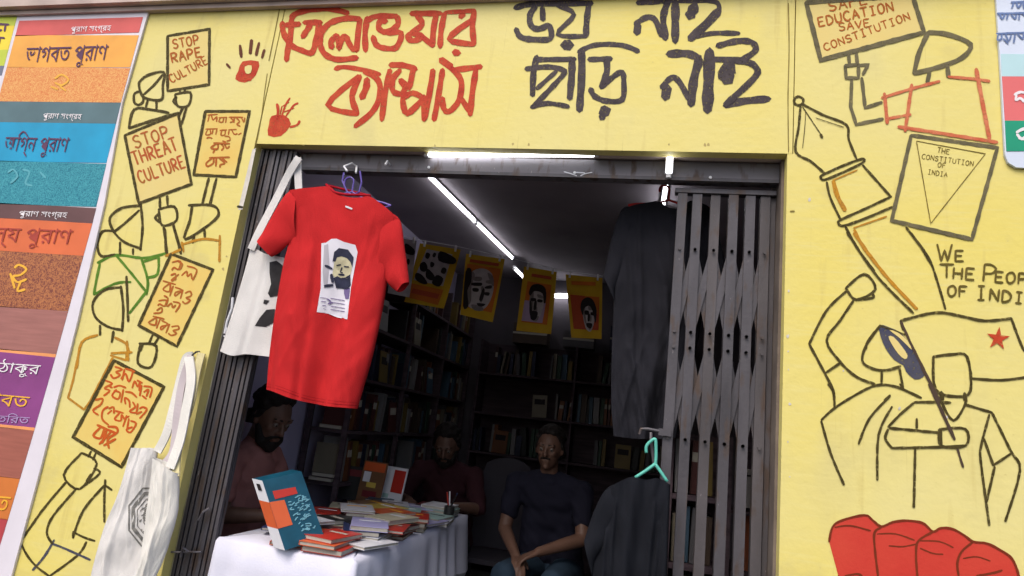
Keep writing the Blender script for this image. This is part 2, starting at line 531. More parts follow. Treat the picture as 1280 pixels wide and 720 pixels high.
a = MB()
fill(a, [(315.5, 187), (320, 185), (312, 225), (303, 262), (297.5, 262), (306, 226)], .0006)
a.build('bare_plaster_edge', mat('bare_white_plaster', (.60, .56, .50), .85, .2, 20), B)
a = MB()
ribbon(a, [(297, 258), (303, 259)], 3.2)
a.build('dark_patch', mat('dark_grime', (.05, .045, .03), .9), B)
rs = random.Random(3)
for k in range(26):
    side = k % 4
    if side == 0: c = (984 + rs.uniform(.5, 3.5) - 0, rs.uniform(200, 640))
    elif side == 1: c = (rs.uniform(330, 970), 181 + rs.uniform(-1.5, 1.5))
    elif side == 2: c = (rs.uniform(990, 1230), rs.uniform(200, 700))
    else:
        y_ = rs.uniform(300, 640); c = (318 - (y_ - 185) * .236 - rs.uniform(1, 4), y_)
    r_ = rs.uniform(.6, 2.2)
    a = MB()
    fill(a, [(c[0] + r_ * rs.uniform(.5, 1.2) * math.cos(q), c[1] + 1.3 * r_ * rs.uniform(.5, 1.2) * math.sin(q)) for q in [2 * PI * j / 7 for j in range(7)]], .0004)
    a.build('paint_chip', [MATS['bare_white_plaster'], mat('old_ochre_undercoat', (.42, .33, .13), .85)][k % 2], B)

# ================================================================== murals: big slogans
A = Crop(330, 0, 4)
red1 = ink(A, """135,95 160,68 240,47 340,45 420,65; 138,92 132,180 120,240 112,302; 92,112 98,165 135,225 190,252 240,262 262,190 278,112; 110,125 178,120; 200,112 285,112; 235,115 215,150 192,185;
480,95 410,92 330,115 285,170 283,230 310,275 370,297 465,288; 340,240 335,208 360,180 374,205 374,240 385,205 405,180 422,210 442,242 462,240; 480,95 470,170 462,255;
515,88 505,170 508,255; 515,105 560,82 665,80; 665,80 668,125 612,160 575,142 580,108 612,105; 545,182 560,222 600,240 662,236 685,165 615,165;
735,68 885,66; 762,72 790,122 735,165; 735,165 718,188 750,203 790,182 738,165; 790,182 842,228; 862,68 848,140 842,230; 902,68 886,150 880,235;
w=22 905,62 1055,52; 1038,100 925,195 1050,222; 1052,55 1042,130 1050,220; 1000,70 980,85;
w=24 355,345 400,335 500,350 580,372; 475,380 320,525 467,570; 480,380 440,480 467,570; w=34 515,395 510,440 487,490; 500,355 570,400 578,480 540,560 455,632; 
630,350 610,440 588,600; 630,325 690,325 760,345; 680,350 645,395 645,455 690,468 705,425 680,400; 680,400 722,440 745,350; 690,490 745,465 800,492; 692,492 715,568 798,490; 800,480 800,600; 
845,350 825,480 800,600; 893,348 872,480 850,600; w=40 885,298 935,335; 945,350 1085,333; 925,330 985,400 975,500 925,558 898,540 892,490; 975,475 1030,560; 1060,345 1042,460 1030,575""", 26)
ribbon(red1, [A(952, 262), A(972, 264)], 11)
red1.build('painted_slogan', M_RED, B, label='red hand painted two line Bengali slogan above the doorway')
Bc = Crop(630, 0, 1280 / 350)
dk = ink(Bc, """50,36 110,20 200,15 402,14; w=30 175,35 178,90; 145,28 118,70 125,118 160,132 205,112; 55,132 75,168 130,180 212,175 210,115;
w=22 240,22 320,66 245,156 375,165; w=28 388,20 378,90 375,165;
w=26 610,12 700,6 765,2; w=32 750,2 728,80 738,178; w=44 608,150 612,115; 600,110 650,80 690,90 720,165; w=38 783,4 783,190; w=22 800,6 960,5 985,45; w=40 985,45 925,110 850,178; w=46 875,25 855,60 848,78; w=22 860,172 950,152 1075,152;
w=28 150,258 135,330 130,435; w=24 100,315 200,305 265,318 268,345 130,490; w=20 150,405 240,325; w=22 125,490 200,472 295,487; w=24 145,272 325,270; w=32 312,275 308,360 300,450;
w=24 340,238 400,210 480,202 560,212 615,235; w=36 355,235 355,350 345,505; w=26 388,272 490,268; w=30 468,270 470,330 445,400; w=26 445,400 500,350 540,330 548,380 540,455 470,462 415,440 395,405; w=36 445,540 452,530;
w=36 750,247 840,245 895,268; w=40 895,268 868,360 855,478; w=56 738,445 745,400; 720,400 765,355 800,372 850,460; w=52 940,232 935,370 930,505; 
w=28 975,210 1050,190 1115,188 1150,210 1140,240 1070,285; w=30 960,270 1100,280 1155,312 1140,360 1010,480; w=66 1040,300 1010,335 1030,365; w=34 1010,482 1100,462 1212,452""", 24)
ribbon(dk, [Bc(275, 206), Bc(302, 206)], 16.5)
ribbon(dk, [Bc(452, 512), Bc(470, 505)], 18)
dk.build('painted_slogan', M_DARK, B, label='charcoal hand painted Bengali slogan right of the red one')

# ================================================================== murals: marchers with placards on the left pier
def mural(name, m, label, *items):
    a = MB()
    for it in items:
        it(a)
    return a.build(name, m, B, label=label)
def placard(crop, frame, w, fillm, label, texts):
    pts = [crop(*p) for p in parse(frame)[0]]
    a = MB()
    fill(a, pts[:4], 0.0005)
    fr = a.build('painted_placard', fillm, B, label=label)
    b = ink(crop, frame, w, curved=False)
    b.build('outline', M_INK if w / crop.k < 4.4 else M_INKG, fr)
    t = MB()
    texts(t)
    return fr, t
# STOP RAPE CULTURE
C1 = Crop(200, 30, 8)
def tx(t):
    write(C1, 'STOP', (128, 248), (402, 196), 88, 16, t)
    write(C1, 'RAPE', (112, 388), (430, 322), 92, 20, t)
    write(C1, 'CULTURE', (112, 592), (492, 388), 80, 15, t)
fr, t = placard(C1, '75,120 495,50 490,605 75,670 75,120', 25, M_PALE, 'small upright painted placard reading STOP RAPE CULTURE', tx)
t.build('lettering', M_BRED, fr)
# STOP THREAT CULTURE
C2 = Crop(155, 135, 6)
def tx(t):
    write(C2, 'STOP', (78, 305), (350, 215), 88, 13, t)
    write(C2, 'THREAT', (78, 432), (415, 310), 96, 15, t)
    write(C2, 'CULTURE', (118, 568), (470, 440), 92, 14, t)
fr, t = placard(C2, '5,205 405,40 505,570 110,715 5,205', 19, M_PALE, 'large tilted painted placard reading STOP THREAT CULTURE', tx)
t.build('lettering', mat('faded_red_lettering_paint', (0.46, 0.075, 0.03), .6, rgb2=(.34, .14, .03), scale=14), fr)
# Bengali placards
C3 = Crop(240, 130, 7.58)
def tx(t):
    ink(C3, """150,105 240,98; 165,105 150,165; 185,110 200,150 235,120 232,165; 255,130 330,125; 270,130 255,165 290,170 300,130; 325,130 318,175; 350,125 480,125; 365,130 390,160 360,175; 400,130 395,175; 420,130 450,165 425,190 455,210; 470,130 490,170 500,130;
    130,238 240,235; 150,240 130,290 175,285 170,240; 200,240 190,285; 235,240 225,290; 265,250 330,245; 280,250 275,295 310,290 315,250; 345,245 420,240; 350,250 345,290; 375,245 400,285 430,280; 440,290 465,275; 140,325 160,315 190,325; 310,305 350,310 360,340 330,350;""", 12, t)
    ink(C3, """205,370 355,375; 230,375 180,415 240,425 245,375; 215,435 200,465; 275,375 300,410 280,440; 310,380 330,420 355,400; 290,350 320,362;
    165,510 355,505; 195,510 135,560 150,590 200,560 205,510; 230,515 225,590; 260,515 310,560 270,575 265,600; 290,520 330,550""", 16, t)
fr, t = placard(C3, '125,70 545,70 415,690 15,670 125,70', 25, M_PEACH, 'upright painted placard with four short Bengali lines nearest the gate', tx)
t.build('lettering', M_BRED, fr)
C4 = Crop(165, 310, 5.54)
def tx(t):
    ink(C4, """278,98 335,92 322,148 292,135 276,152; 318,92 348,112 330,150; 270,188 300,178 300,215 272,225 322,182; 382,125 448,150 420,222; 345,190 378,162 385,198 408,178 415,215;
    215,228 300,252; 262,245 215,285 258,302 266,250; 285,262 262,332; 300,272 348,292 302,308 300,332 338,302; 352,290 335,350; 368,312 402,300 410,330 375,345 402,362 370,385 350,370;
    185,365 237,362 225,402 192,388 180,398; 222,330 248,350 235,402; 172,432 205,412 202,445 150,452; 285,372 332,386 302,442; 245,405 272,382 282,412 302,395;
    145,472 222,492; 175,478 115,515 160,532 170,490; 195,492 170,556; 205,502 252,530 202,545 205,566 242,530; 260,527 235,588; 275,545 318,540 322,562 285,572 308,592 272,605 252,590""", 11, t)
fr, t = placard(C4, '270,40 560,150 310,680 45,535 270,40', 18, M_PEACH, 'leaning painted placard with four rows of red Bengali letters', tx)
t.build('lettering', M_BRED, fr)
C5 = Crop(85, 440, 4.8)
def tx(t):
    ink(C5, """282,88 325,105 288,120 312,138 275,157 255,135; 338,105 325,168; 318,160 345,130 365,178 388,120 372,105; 345,100 400,118; 385,215 400,175 418,208 432,180 427,232; 415,170 445,185; 442,200 430,262; 455,205 502,215 490,272; 455,240 482,225 470,265; 470,282 445,262;
    225,172 265,190 218,217 250,232 215,262; 240,200 265,215; 275,212 310,202 347,215; 290,225 265,262 300,282 312,245 278,232; 332,225 318,302; 345,238 382,245 412,272; 345,312 340,275 366,292 370,332; 388,300 402,330 370,355 408,362 418,310; 430,340 448,330 472,347 430,397; 410,372 442,358;
    165,288 207,280 195,315 150,350 182,378; 240,328 208,352 205,402 242,437; 245,340 272,330 275,367; 238,372 262,350; 285,353 332,367; 310,365 280,402 316,412 322,377 337,402; 352,382 330,447; 335,402 366,385; 365,400 355,462; 376,413 408,430 375,482 350,465 386,450""", 10.5, t)
    ink(C5, "175,438 292,490; 195,452 152,500 195,517 218,462; 232,470 205,547; 255,482 188,552; 240,448 288,452 295,482 240,522 245,577; 215,560 285,522", 13, t)
fr, t = placard(C5, '275,50 575,210 320,690 30,510 275,50', 18, M_PEACH, 'lowest painted placard with red Bengali lettering above a raised fist', tx)
t.build('lettering', mat('orange_red_lettering_paint', (0.52, 0.07, 0.015), .6, rgb2=(.48, .12, .02), scale=20), fr)

P = Crop(150, 0, 4.5)
Q = Crop(140, 120, 3.6)
R = Crop(70, 240, 3.273)
U5 = Crop(10, 550, 4.24)
a = ink(P, """105,465 150,425 245,405 240,480 232,560 140,550 112,510 105,465; 240,420 190,480 135,530; 105,515 80,530 80,575 105,590 130,570 128,530; 155,565 145,605; 205,565 205,612;
310,530 395,520 385,592 325,597 310,530; 335,505 340,527; 365,502 360,525; 318,545 300,570 322,592; 355,600 328,660; 375,600 345,700""", 13)
ink(Q, "75,145 100,60 180,62 255,75; 75,145 180,110 300,75", 11, a)
a.build('painted_marcher', M_INK, B, label='topmost outlined marcher with hair bun raising a fist')
a = ink(Q, "215,455 215,500; 248,450 250,490; 210,510 280,498 290,560 225,582 210,510; 210,530 195,548 215,570; 232,590 240,640 248,720; 275,575 310,710", 11)
ink(Q, "435,370 405,490; 470,370 440,490; 345,492 440,490 478,515 460,560 330,645 350,560 360,495; 370,630 362,660; 415,600 418,640", 11, a)
a.build('painted_marcher', M_INK, B, label='outlined marcher with wedge shaped head facing the doorway')
a = ink(R, "515,215 600,192 672,200; 670,178 668,285; 515,205 522,245; 448,262 510,235", 9)
a.build('painted_shirt', M_ORG, B, label='ochre outlined shirt of the marcher nearest the gate')
a = ink(R, """345,55 270,65 220,105 235,160 280,205 345,230; 345,40 354,140 345,238; 340,75 285,125 235,165; 235,160 190,162 170,215 185,262 240,255; 262,205 262,255; 315,232 315,255;
 265,390 200,400 152,450 160,510 210,550 272,565; 265,385 275,480 270,570; 288,345 292,440 295,530; 180,545 180,585; 235,570 228,615; 445,150 450,250; 478,135 512,240""", 9.5)
ink(R, "340,620 410,630 390,715 335,700 345,625; 345,650 355,618; 395,585 380,620; 420,595 400,628", 9.5, a)
a.build('painted_marcher', M_INK, B, label='pair of outlined round heads stacked beside the orange placard')
a = ink(R, "170,290 245,258 350,270 415,260 450,250; 180,290 165,360 155,420; 155,420 240,375 305,368; 245,258 310,335 370,410; 350,275 375,360 370,420; 355,285 420,265; 420,265 415,335 375,350; 375,400 340,445 300,495", 9.5)
a.build('painted_shirt', M_GRN, B, label='green outlined shirt and raised arm in the middle of the mural')
a = ink(R, "85,720 105,615 170,585; 240,595 285,620 300,660; 290,610 295,690; 225,660 310,655", 9)
ink(C5, "65,0 30,170 0,275 95,345 130,300 268,35; 255,20 350,50; 350,0 350,50", 12, a, curved=False)
a.build('painted_shirt', M_ORG, B, label='ochre outlined shirt behind the lowest placard')
a = ink(U5, """390,68 470,125 380,260 295,185 390,68; 440,60 425,90; 465,70 450,105; 455,150 485,178 385,255; 440,180 415,220; 305,225 180,375 65,540; 360,260 240,400 205,490 235,550; 55,495 62,540 45,570;
 65,540 100,610 150,670 215,720 300,790; 515,210 510,300 510,435; 510,240 400,370 345,510; 350,490 400,515 460,535; 345,485 345,520; 415,540 370,610 225,718; 515,240 550,265; 225,718 180,790""", 11)
a.build('painted_marcher', M_INK, B, label='lowest outlined marcher with a square raised fist')
a = ink(U5, "245,530 190,620 130,690; 235,550 300,575 435,635", 11)
a.build('painted_sleeve', M_NAVY, B)
# red hand prints
a = MB()
fill(a, [P(*p) for p in parse('690,345 780,345 774,400 750,440 700,465 648,445 665,400')[0]], .0007, smooth=2)
ribbon(a, [P(672, 440), P(735, 448)], 4)
hp = a.build('painted_handprint', M_RED, B, label='red palm print with dark finger dabs beside the topmost placard')
a = ink(P, "w=18 675,255 682,320; w=20 740,225 732,300; w=16 782,240 765,310; w=16 812,280 798,325; w=16 600,360 618,380", 18)
a.build('finger_marks', mat('dried_maroon_paint', (.12, .04, .02), .6), hp)
a = MB()
fill(a, [P(*p) for p in parse('702,375 740,368 735,410 708,412')[0]], .0026, smooth=2)
a.build('bare_centre', M_YEL, hp)
a = MB()
fill(a, [A(*p) for p in parse('38,580 100,575 135,620 85,680 20,677 25,620')[0]], .0007, smooth=2)
ink(A, "w=14 65,590 70,550 65,520; w=9 88,580 110,520 130,490; w=9 110,580 145,530 170,515; w=12 130,635 165,625 178,605; w=7 80,570 90,530; w=6 100,560 150,540; w=6 95,530 125,510", 10, a)
a.build('painted_handprint', M_RED, B, label='smeared red palm print left of the second slogan line')

# ================================================================== murals: right hand wall
R1 = Crop(980, 0, 3.6)
R6 = Crop(1000, 0, 8)
def tx(t):
    write(R6, 'SAFE', (285, 115), (690, 35), 98, 18, t)
    write(R6, 'EDUCATION', (180, 268), (950, 105), 92, 18, t)
    write(R6, 'SAVE', (385, 310), (715, 262), 76, 14, t)
    write(R6, 'CONSTITUTION', (245, 512), (1115, 188), 74, 14, t)
fr, t = placard(R1, '100,10 165,270 630,145 578,-22 100,10', 19, M_PALE, 'wide painted placard reading SAFE EDUCATION SAVE CONSTITUTION', tx)
t.build('lettering', M_BRED, fr)
a = ink(R1, "275,295 335,290 335,350 280,350 275,295; 290,240 295,290; 325,235 330,290; 335,295 380,290 355,335; 305,355 300,480 325,560 445,535; 350,350 365,485 440,460", 14, curved=False)
a.build('painted_arm', M_INKG, B, label='bent grey outlined arm gripping the wide placard')
a = ink(R1, "650,145 740,155 840,200 800,260 700,300 585,330; 585,330 610,230 650,145; 655,325 645,370; 735,290 740,345", 19)
a.build('painted_head', M_INKG, B, label='grey triangular outlined head beside the wide placard')
a = ink(R1, "w=16 452,420 465,555; 440,440 570,400 700,365; 460,535 570,515; w=16 575,380 545,590; 740,345 860,355 925,365; w=19 865,310 895,470 925,625; w=16 515,570 740,605 960,640", 12, curved=False)
a.build('painted_shirt', M_RDL, B, label='red outlined shirt under the grey triangular head')
# fountain pen
R2 = Crop(980, 110, 3.273)
a = ink(R2, """60,34 76,42 79,56 68,69 50,68 41,54 47,39 60,34; 68,70 60,160 48,260 110,300 168,350; 76,66 160,110 255,150 265,210 297,290; 
 165,352 240,318 318,290 322,305 240,345 165,375 150,362 165,352; 175,385 190,450 230,535; 322,315 378,378 435,442; 440,443 340,490 240,535 222,550 245,563 340,530 445,485; 252,568 310,670 370,748; 500,570 560,650 602,720""", 9)
ink(R2, "w=4 75,75 155,195; w=14 150,190 156,202; w=3 88,90 86,150 76,245; w=3 130,122 245,160", 4, a)
R3 = Crop(980, 290, 3.43)
ink(R3, "270,0 400,190 555,347; 540,0 620,110 660,220 692,330", 9.5, a)
pen = a.build('painted_pen', M_INK, B, label='large outlined fountain pen slanting down the right hand wall')
a = ink(R2, "w=18 202,380 218,440 250,500; w=6 200,378 300,335; w=7 285,572 420,525; w=12 288,580 330,660 385,730", 9)
ink(R3, "w=14 300,5 430,180 570,330", 14, a)
a.build('orange_shading', M_ORG, pen)
# book of the constitution
R7 = Crop(1110, 165, 5.336)
a = MB()
fill(a, [R7(*p) for p in parse('155,22 730,105 560,715 25,590')[0]], .0005)
bk = a.build('painted_book', M_YEL, B, label='outlined square book with an inner triangle between pen and red shirt')
ink(R7, '155,22 730,105 560,715 25,590 155,22', 24, curved=False).build('outline', M_INKG, bk)
a = ink(R7, '190,60 650,145 285,610 190,60', 5, curved=False)
write(R7, 'THE', (325, 135), (412, 150), 34, 6, a)
write(R7, 'CONSTITUTION', (222, 178), (572, 228), 32, 5, a)
write(R7, 'OF', (328, 232), (388, 240), 30, 5, a)
write(R7, 'INDIA', (262, 280), (398, 300), 30, 5, a)
a.build('lettering', mat('thin_brown_lettering_paint', (.16, .115, .025), .6), bk)
# WE THE PEOPLE OF INDIA
R8 = Crop(1160, 295, 8)
a = MB()
write(R8, 'W', (72, 248), (265, 250), 165, 22, a, jit=0)
write(R8, 'E', (255, 250), (375, 252), 105, 22, a, jit=0)
write(R8, 'T', (100, 412), (280, 414), 130, 22, a, jit=0)
write(R8, 'HE', (235, 420), (480, 440), 108, 22, a)
write(R8, 'P', (525, 445), (700, 460), 165, 22, a, jit=0)
write(R8, 'EOPLE', (655, 458), (1230, 500), 108, 22, a)
write(R8, 'OF', (185, 600), (405, 608), 108, 22, a)
write(R8, 'I', (465, 635), (600, 640), 138, 22, a, jit=0)
write(R8, 'NDIA', (600, 640), (1090, 690), 115, 22, a)
a.build('painted_motto', mat('olive_lettering_paint', (.10, .075, .012), .6, rgb2=(.15, .11, .03), scale=30), B, label='olive capitals reading WE THE PEOPLE OF INDIA')
# marcher with fist and shawl
R4 = Crop(980, 480, 3)
a = ink(R3, """265,240 345,180 392,245 310,290 265,240; 310,290 380,282 380,265; 265,255 180,340 108,480; 108,480 175,605 212,680 215,720; 300,290 240,380 183,465 240,555 310,620 390,652; 180,602 240,562;
 410,405 360,470 335,550 380,585 440,592 500,575; 420,595 418,650; 495,585 510,665; 455,700 430,722""", 10)
ink(R4, "140,135 190,90 270,40 345,5 420,10 515,52; 165,0 185,30 190,90; 140,140 175,260 225,378; 398,45 320,130 280,225; 405,85 355,190 350,360; 435,0 448,18", 8.5, a)
a.build('painted_marcher', M_INK, B, label='outlined marcher in a shawl raising a fist beside the doorway')
a = MB()
fill(a, [R3(*p) for p in parse('408,398 450,408 500,432 548,492 580,555 606,600 594,624 560,632 524,600 512,572 472,548 436,500 414,448')[0]], .0007, smooth=2)
ff = a.build('painted_feather', M_NAVY, B, label='slate blue feather quill across the marcher')
a = MB()
fill(a, [R3(*p) for p in parse('448,448 470,450 505,490 530,530 518,545 490,522 462,480')[0]], .0021, smooth=2)
fill(a, [R3(*p) for p in parse('452,420 490,432 530,466 548,505 520,478 488,448')[0]], .0021, smooth=2)
a.build('bare_gap', M_PALE, ff)
ink(R3, "w=13 410,404 360,470 350,500; w=8 410,400 520,440", 8).build('outline', M_INK, ff)
a = ink(R3, "w=12 590,580 668,722; w=11 500,380 545,480 610,610 655,700", 12)
ink(R4, "w=13 545,0 600,120 640,208; w=9 650,242 672,312", 10, a)
a.build('painted_quill_shaft', mat('dark_brown_brush_paint', (.075, .05, .035), .6), B)
a = ink(R3, "500,380 650,345 760,360 860,380 975,370; 975,370 1000,440 1029,510; 805,628 930,635 1045,622; 500,380 512,420", 10)
fl = a.build('painted_flag', M_INK, B, label='outlined flag carrying a small red star')
a = MB()
st = [(R3(918 + (52 if k % 2 == 0 else 20) * math.sin(k * PI / 5 + .12), 457 - (52 if k % 2 == 0 else 20) * math.cos(k * PI / 5 + .12))) for k in range(10)]
fill(a, st, .0022)
a.build('red_star', M_RED, fl)
a = ink(R3, "640,535 720,525 785,535 800,680 740,705 650,675 640,535; 680,690 682,720; 775,690 772,720", 11)
ink(R4, """390,162 435,115 490,68; 490,68 560,68 625,70; 395,165 580,182; 390,170 380,205 405,240; 405,240 600,236 682,230; 582,170 680,168 682,230 590,232 582,170; 498,130 498,165; 492,245 487,462; 590,28 590,65 635,137 680,75 678,38;
 680,77 780,107; 780,107 850,250 885,325 830,515; 770,115 740,230 738,290 770,530; 750,205 785,305; 785,305 850,262; 790,310 760,440; 588,170 590,230""", 9, a)
a.build('painted_marcher', M_INK, B, label='outlined square headed marcher holding the quill')
# clenched red fist
F = Crop(1010, 620, 4.74)
a = MB()
fo = '125,270 145,185 200,145 335,113 385,145 435,180 500,155 570,145 640,150 690,165 740,210 780,192 820,188 870,200 930,235 980,270 1060,280 1140,320 1210,372 1250,474 1280,640 1180,900 1140,1250 420,1250 380,900 230,680 180,474'
fill(a, [F(*p) for p in parse(fo)[0]], .0006)
fi = a.build('painted_fist', mat('fist_red_paint', (.50, .028, .02), .55, rgb2=(.56, .055, .03), scale=4, bump=.2), B, label='huge clenched red fist at the foot of the right hand wall')
ink(F, fo.replace(' 1180,900 1140,1250 420,1250 380,900', ';380,900'), 12).build('outline', mat('maroon_outline_paint', (.17, .03, .012), .6), fi)
ink(F, "435,185 395,215 395,300 415,474; 740,212 655,265 640,340 648,474 660,600; 980,270 910,330 885,400 893,474; w=9 160,185 250,175 370,205; w=9 410,225 520,225 630,262; w=9 480,295 560,300 640,285; w=9 665,265 780,270 860,305; w=9 665,310 740,340 800,345; w=8 920,370 1000,360 1080,385; 220,474 290,462 320,474; 1000,474 1100,455 1150,440", 12).build('finger_creases', MATS['maroon_outline_paint'], fi)

# ================================================================== printed banners beside the murals
def px_poly(mb, pts, y, mi=0):
    vs = [W(px, py, y) for px, py in pts]
    n = len(vs)
    mb.add(vs, [tuple(range(n))[::-1]], mi)
def slab(pts, y0, y1, name, m, parent=None, **kw):
    """a sheet with real thickness whose outline was read off the photograph"""
    a = MB()
    vs = [W(px, py, 0) for px, py in pts]
    n = len(vs)
    a.add([(v.x, y0, v.z) for v in vs] + [(v.x, y1, v.z) for v in vs], [tuple(range(n))] + [tuple(range(2 * n - 1, n - 1, -1))] + [(i, n + i, n + (i + 1) % n, (i + 1) % n) for i in range(n)])
    o = a.build(name, m, parent, **kw)
    bm = bmesh.new(); bm.from_mesh(o.data); bmesh.ops.recalc_face_normals(bm, faces=bm.faces); bm.to_mesh(o.data); bm.free()
    return o
M_FLEX = mat('white_vinyl', (.70, .66, .72), .45, .05, 6)
bn = thing('vinyl_banner', 'tall printed vinyl banner of stacked book covers left of the mural', 'banner')
slab([(-60, -40), (0, 12), (40, 9), (190, 8), (155, 130), (133, 255), (100, 400), (55, 580), (12, 740), (-10, 860), (-420, 860)][1:-1] + [(-190, 860)], -.012, -.002, 'backing_sheet', M_FLEX, bn)
def edge_x(y):                                                      # right edge of the printed bands
    K = [(20, 183), (130, 153.5), (240, 127), (267, 121), (473, 65), (695, 2), (860, -48)]
    for (y0, x0), (y1, x1) in zip(K, K[1:]):
        if y <= y1:
            return x0 + (x1 - x0) * (y - y0) / (y1 - y0)
    return K[-1][1]
def bandx(y, left=None):
    return edge_x(y)
def left_x(y):
    return 27 - (y - 27) * .262
TEX = {}
def texmat(name, c1, c2, sc=38):
    m = mat(name, c1, .5, rgb2=c2, scale=sc)
    nt = m.node_tree
    w_ = nt.nodes.new('ShaderNodeTexVoronoi')
    w_.feature = 'DISTANCE_TO_EDGE'
    w_.inputs['Scale'].default_value = sc * 1.1
    tcn = [n for n in nt.nodes if n.type == 'TEX_COORD'][0]
    n0 = nt.nodes.new('ShaderNodeTexNoise'); n0.inputs['Scale'].default_value = sc * .8
    nt.links.new(tcn.outputs['Object'], n0.inputs['Vector'])
    mv = nt.nodes.new('ShaderNodeMix'); mv.data_type = 'VECTOR'; mv.inputs[0].default_value = .13
    nt.links.new(tcn.outputs['Object'], mv.inputs[4]); nt.links.new(n0.outputs['Color'], mv.inputs[5])
    nt.links.new(mv.outputs[1], w_.inputs['Vector'])
    rr = [n for n in nt.nodes if n.type == 'VALTORGB'][0]
    rr.color_ramp.elements[0].position = .05; rr.color_ramp.elements[1].position = .16
    nt.links.new(w_.outputs['Distance'], rr.inputs[0])
    nn = [n for n in m.node_tree.nodes if n.type == 'TEX_NOISE'][0]
    nn.inputs['Distortion'].default_value = 2.2
    nn.inputs['Detail'].default_value = 2
    return m
bands = [(27, 46, -.03, 'cover_stripe', mat('print_coral_red', (.60, .10, .09), .5, .1)),
 (46, 86, 0, 'cover_title_band', mat('print_amber', (.80, .37, .06), .5, .12)),
 (86, 129, .01, 'cover_pattern', texmat('print_orange_pattern', (.75, .40, .12), (.66, .20, .05), 46)),
 (129, 155, .013, 'cover_stripe', mat('print_teal_grey', (.09, .16, .18), .5, .15)),
 (155, 204, .015, 'cover_title_band', mat('print_cyan_blue', (.008, .30, .52), .5, .12)),
 (204, 258, .03, 'cover_pattern', texmat('print_teal_pattern', (.05, .32, .38), (.008, .17, .24), 46)),
 (258, 277, .055, 'cover_stripe', mat('print_umber', (.13, .06, .06), .5, .15)),
 (277, 318, .06, 'cover_title_band', mat('print_vermilion', (.68, .15, .05), .5, .1)),
 (318, 388, .065, 'cover_pattern', texmat('print_rust_pattern', (.46, .17, .06), (.20, .055, .035), 40)),
 (388, 442, .08, 'cover_panel', mat('print_dusty_rose', (.34, .14, .12), .5, .12, streak=(1, 1, 12))),
 (442, 446, .1, 'cover_rule', mat('print_orange_rule', (.80, .32, .12), .5)),
 (446, 536, .1, 'cover_title_band', mat('print_purple', (.24, .055, .21), .5, .15)),
 (536, 540, .1, 'cover_rule', mat('print_orange_rule', (.80, .32, .12), .5)),
 (540, 602, .11, 'cover_panel', mat('print_terracotta', (.34, .11, .08), .5, .12, streak=(1, 1, 12))),
 (602, 655, .12, 'cover_title_band', mat('print_burnt_orange', (.60, .18, .04), .5, .1)),
 (655, 740, .13, 'cover_panel', mat('print_crimson', (.45, .06, .07), .5, .12)),
 (740, 850, .13, 'cover_pattern', MATS['print_rust_pattern'])]
bo = []
for y0, y1, s, nm, m in bands:
    xa0, xa1 = left_x(y0), left_x(y1)
    xb0, xb1 = edge_x(y0), edge_x(y1)
    def yy(y, x):
        return y + s * (x - 60)
    pts = [(xa0, yy(y0, xa0)), (xb0, yy(y0, xb0)), (xb1, yy(y1, xb1)), (xa1, yy(y1, xa1))]
    bo.append(slab(pts, -.0135, -.0122, nm, m, bn))
M_PUR = mat('print_plum_ink', (.10, .03, .08), .5)
M_YWH = mat('print_white_ink', (.80, .76, .78), .5)
M_YOR = mat('print_yellow_ink', (.80, .42, .04), .5)
print_line('পুরাণ সংগ্রহ', (88, 40), (138, 38), 10, 'lettering', M_YWH, bo[0], .0165)
print_line('ভাগবত পুরাণ', (30, 78), (132, 75), 29, 'lettering', M_PUR, bo[1], .0165)
print_line('পুরাণ সংগ্রহ', (53, 148), (101, 149), 10, 'lettering', M_YWH, bo[3], .0165)
print_line('অিগ্ন পুরাণ', (3, 188), (83, 190), 27, 'lettering', M_PUR, bo[4], .0165)
print_line('পুরাণ সংগ্রহ', (23, 270), (83, 272), 10, 'lettering', M_YWH, bo[6], .0165)
print_line('মৎস্য পুরাণ', (-42, 300), (87, 305), 27, 'lettering', mat('print_red_ink', (.38, .05, .03), .5), bo[7], .0165)
print_line('দাস ঠাকুর', (-45, 462), (48, 468), 18, 'lettering', M_YWH, bo[11], .0165)
print_line('ভাগবত', (-45, 503), (33, 510), 22, 'lettering', M_YOR, bo[11], .0165)
print_line('রূপান্তিরত', (-45, 525), (35, 530), 13, 'lettering', mat('print_lilac_ink', (.40, .28, .50), .5), bo[11], .0165)
print_line('ভাগবত', (-60, 634), (8, 640), 30, 'lettering', M_YOR, bo[14], .0165)
# emblem blotches in the pattern bands
a = ink(Crop(0, 220, 2.77), "60,320 75,310 100,325 80,345 55,350 70,370 100,360; 45,340 60,390; 80,370 70,400 95,395", 7)
a2 = MB(); a2.v = [(x, y - .0135, z) for x, y, z in a.v]; a2.f = a.f; a2.mi = a.mi
a2.build('pattern_motif', M_YOR, bo[8])
for k, (cr_, d) in enumerate([(Crop(0, 0, 3), "215,300 240,285 265,305 240,325 215,315; 235,330 255,345; 200,330 225,340"), (Crop(0, 0, 3), "40,650 60,640 75,665 50,690; 95,640 120,650 105,690 130,700; 160,650 180,670")]):
    a = ink(cr_, d, 6)
    a2 = MB(); a2.v = [(x, y - .0135, z) for x, y, z in a.v]; a2.f = a.f; a2.mi = a.mi
    a2.build('pattern_motif', M_YOR if k == 0 else mat('print_light_teal', (.1, .38, .45), .5), bo[2 if k == 0 else 5])
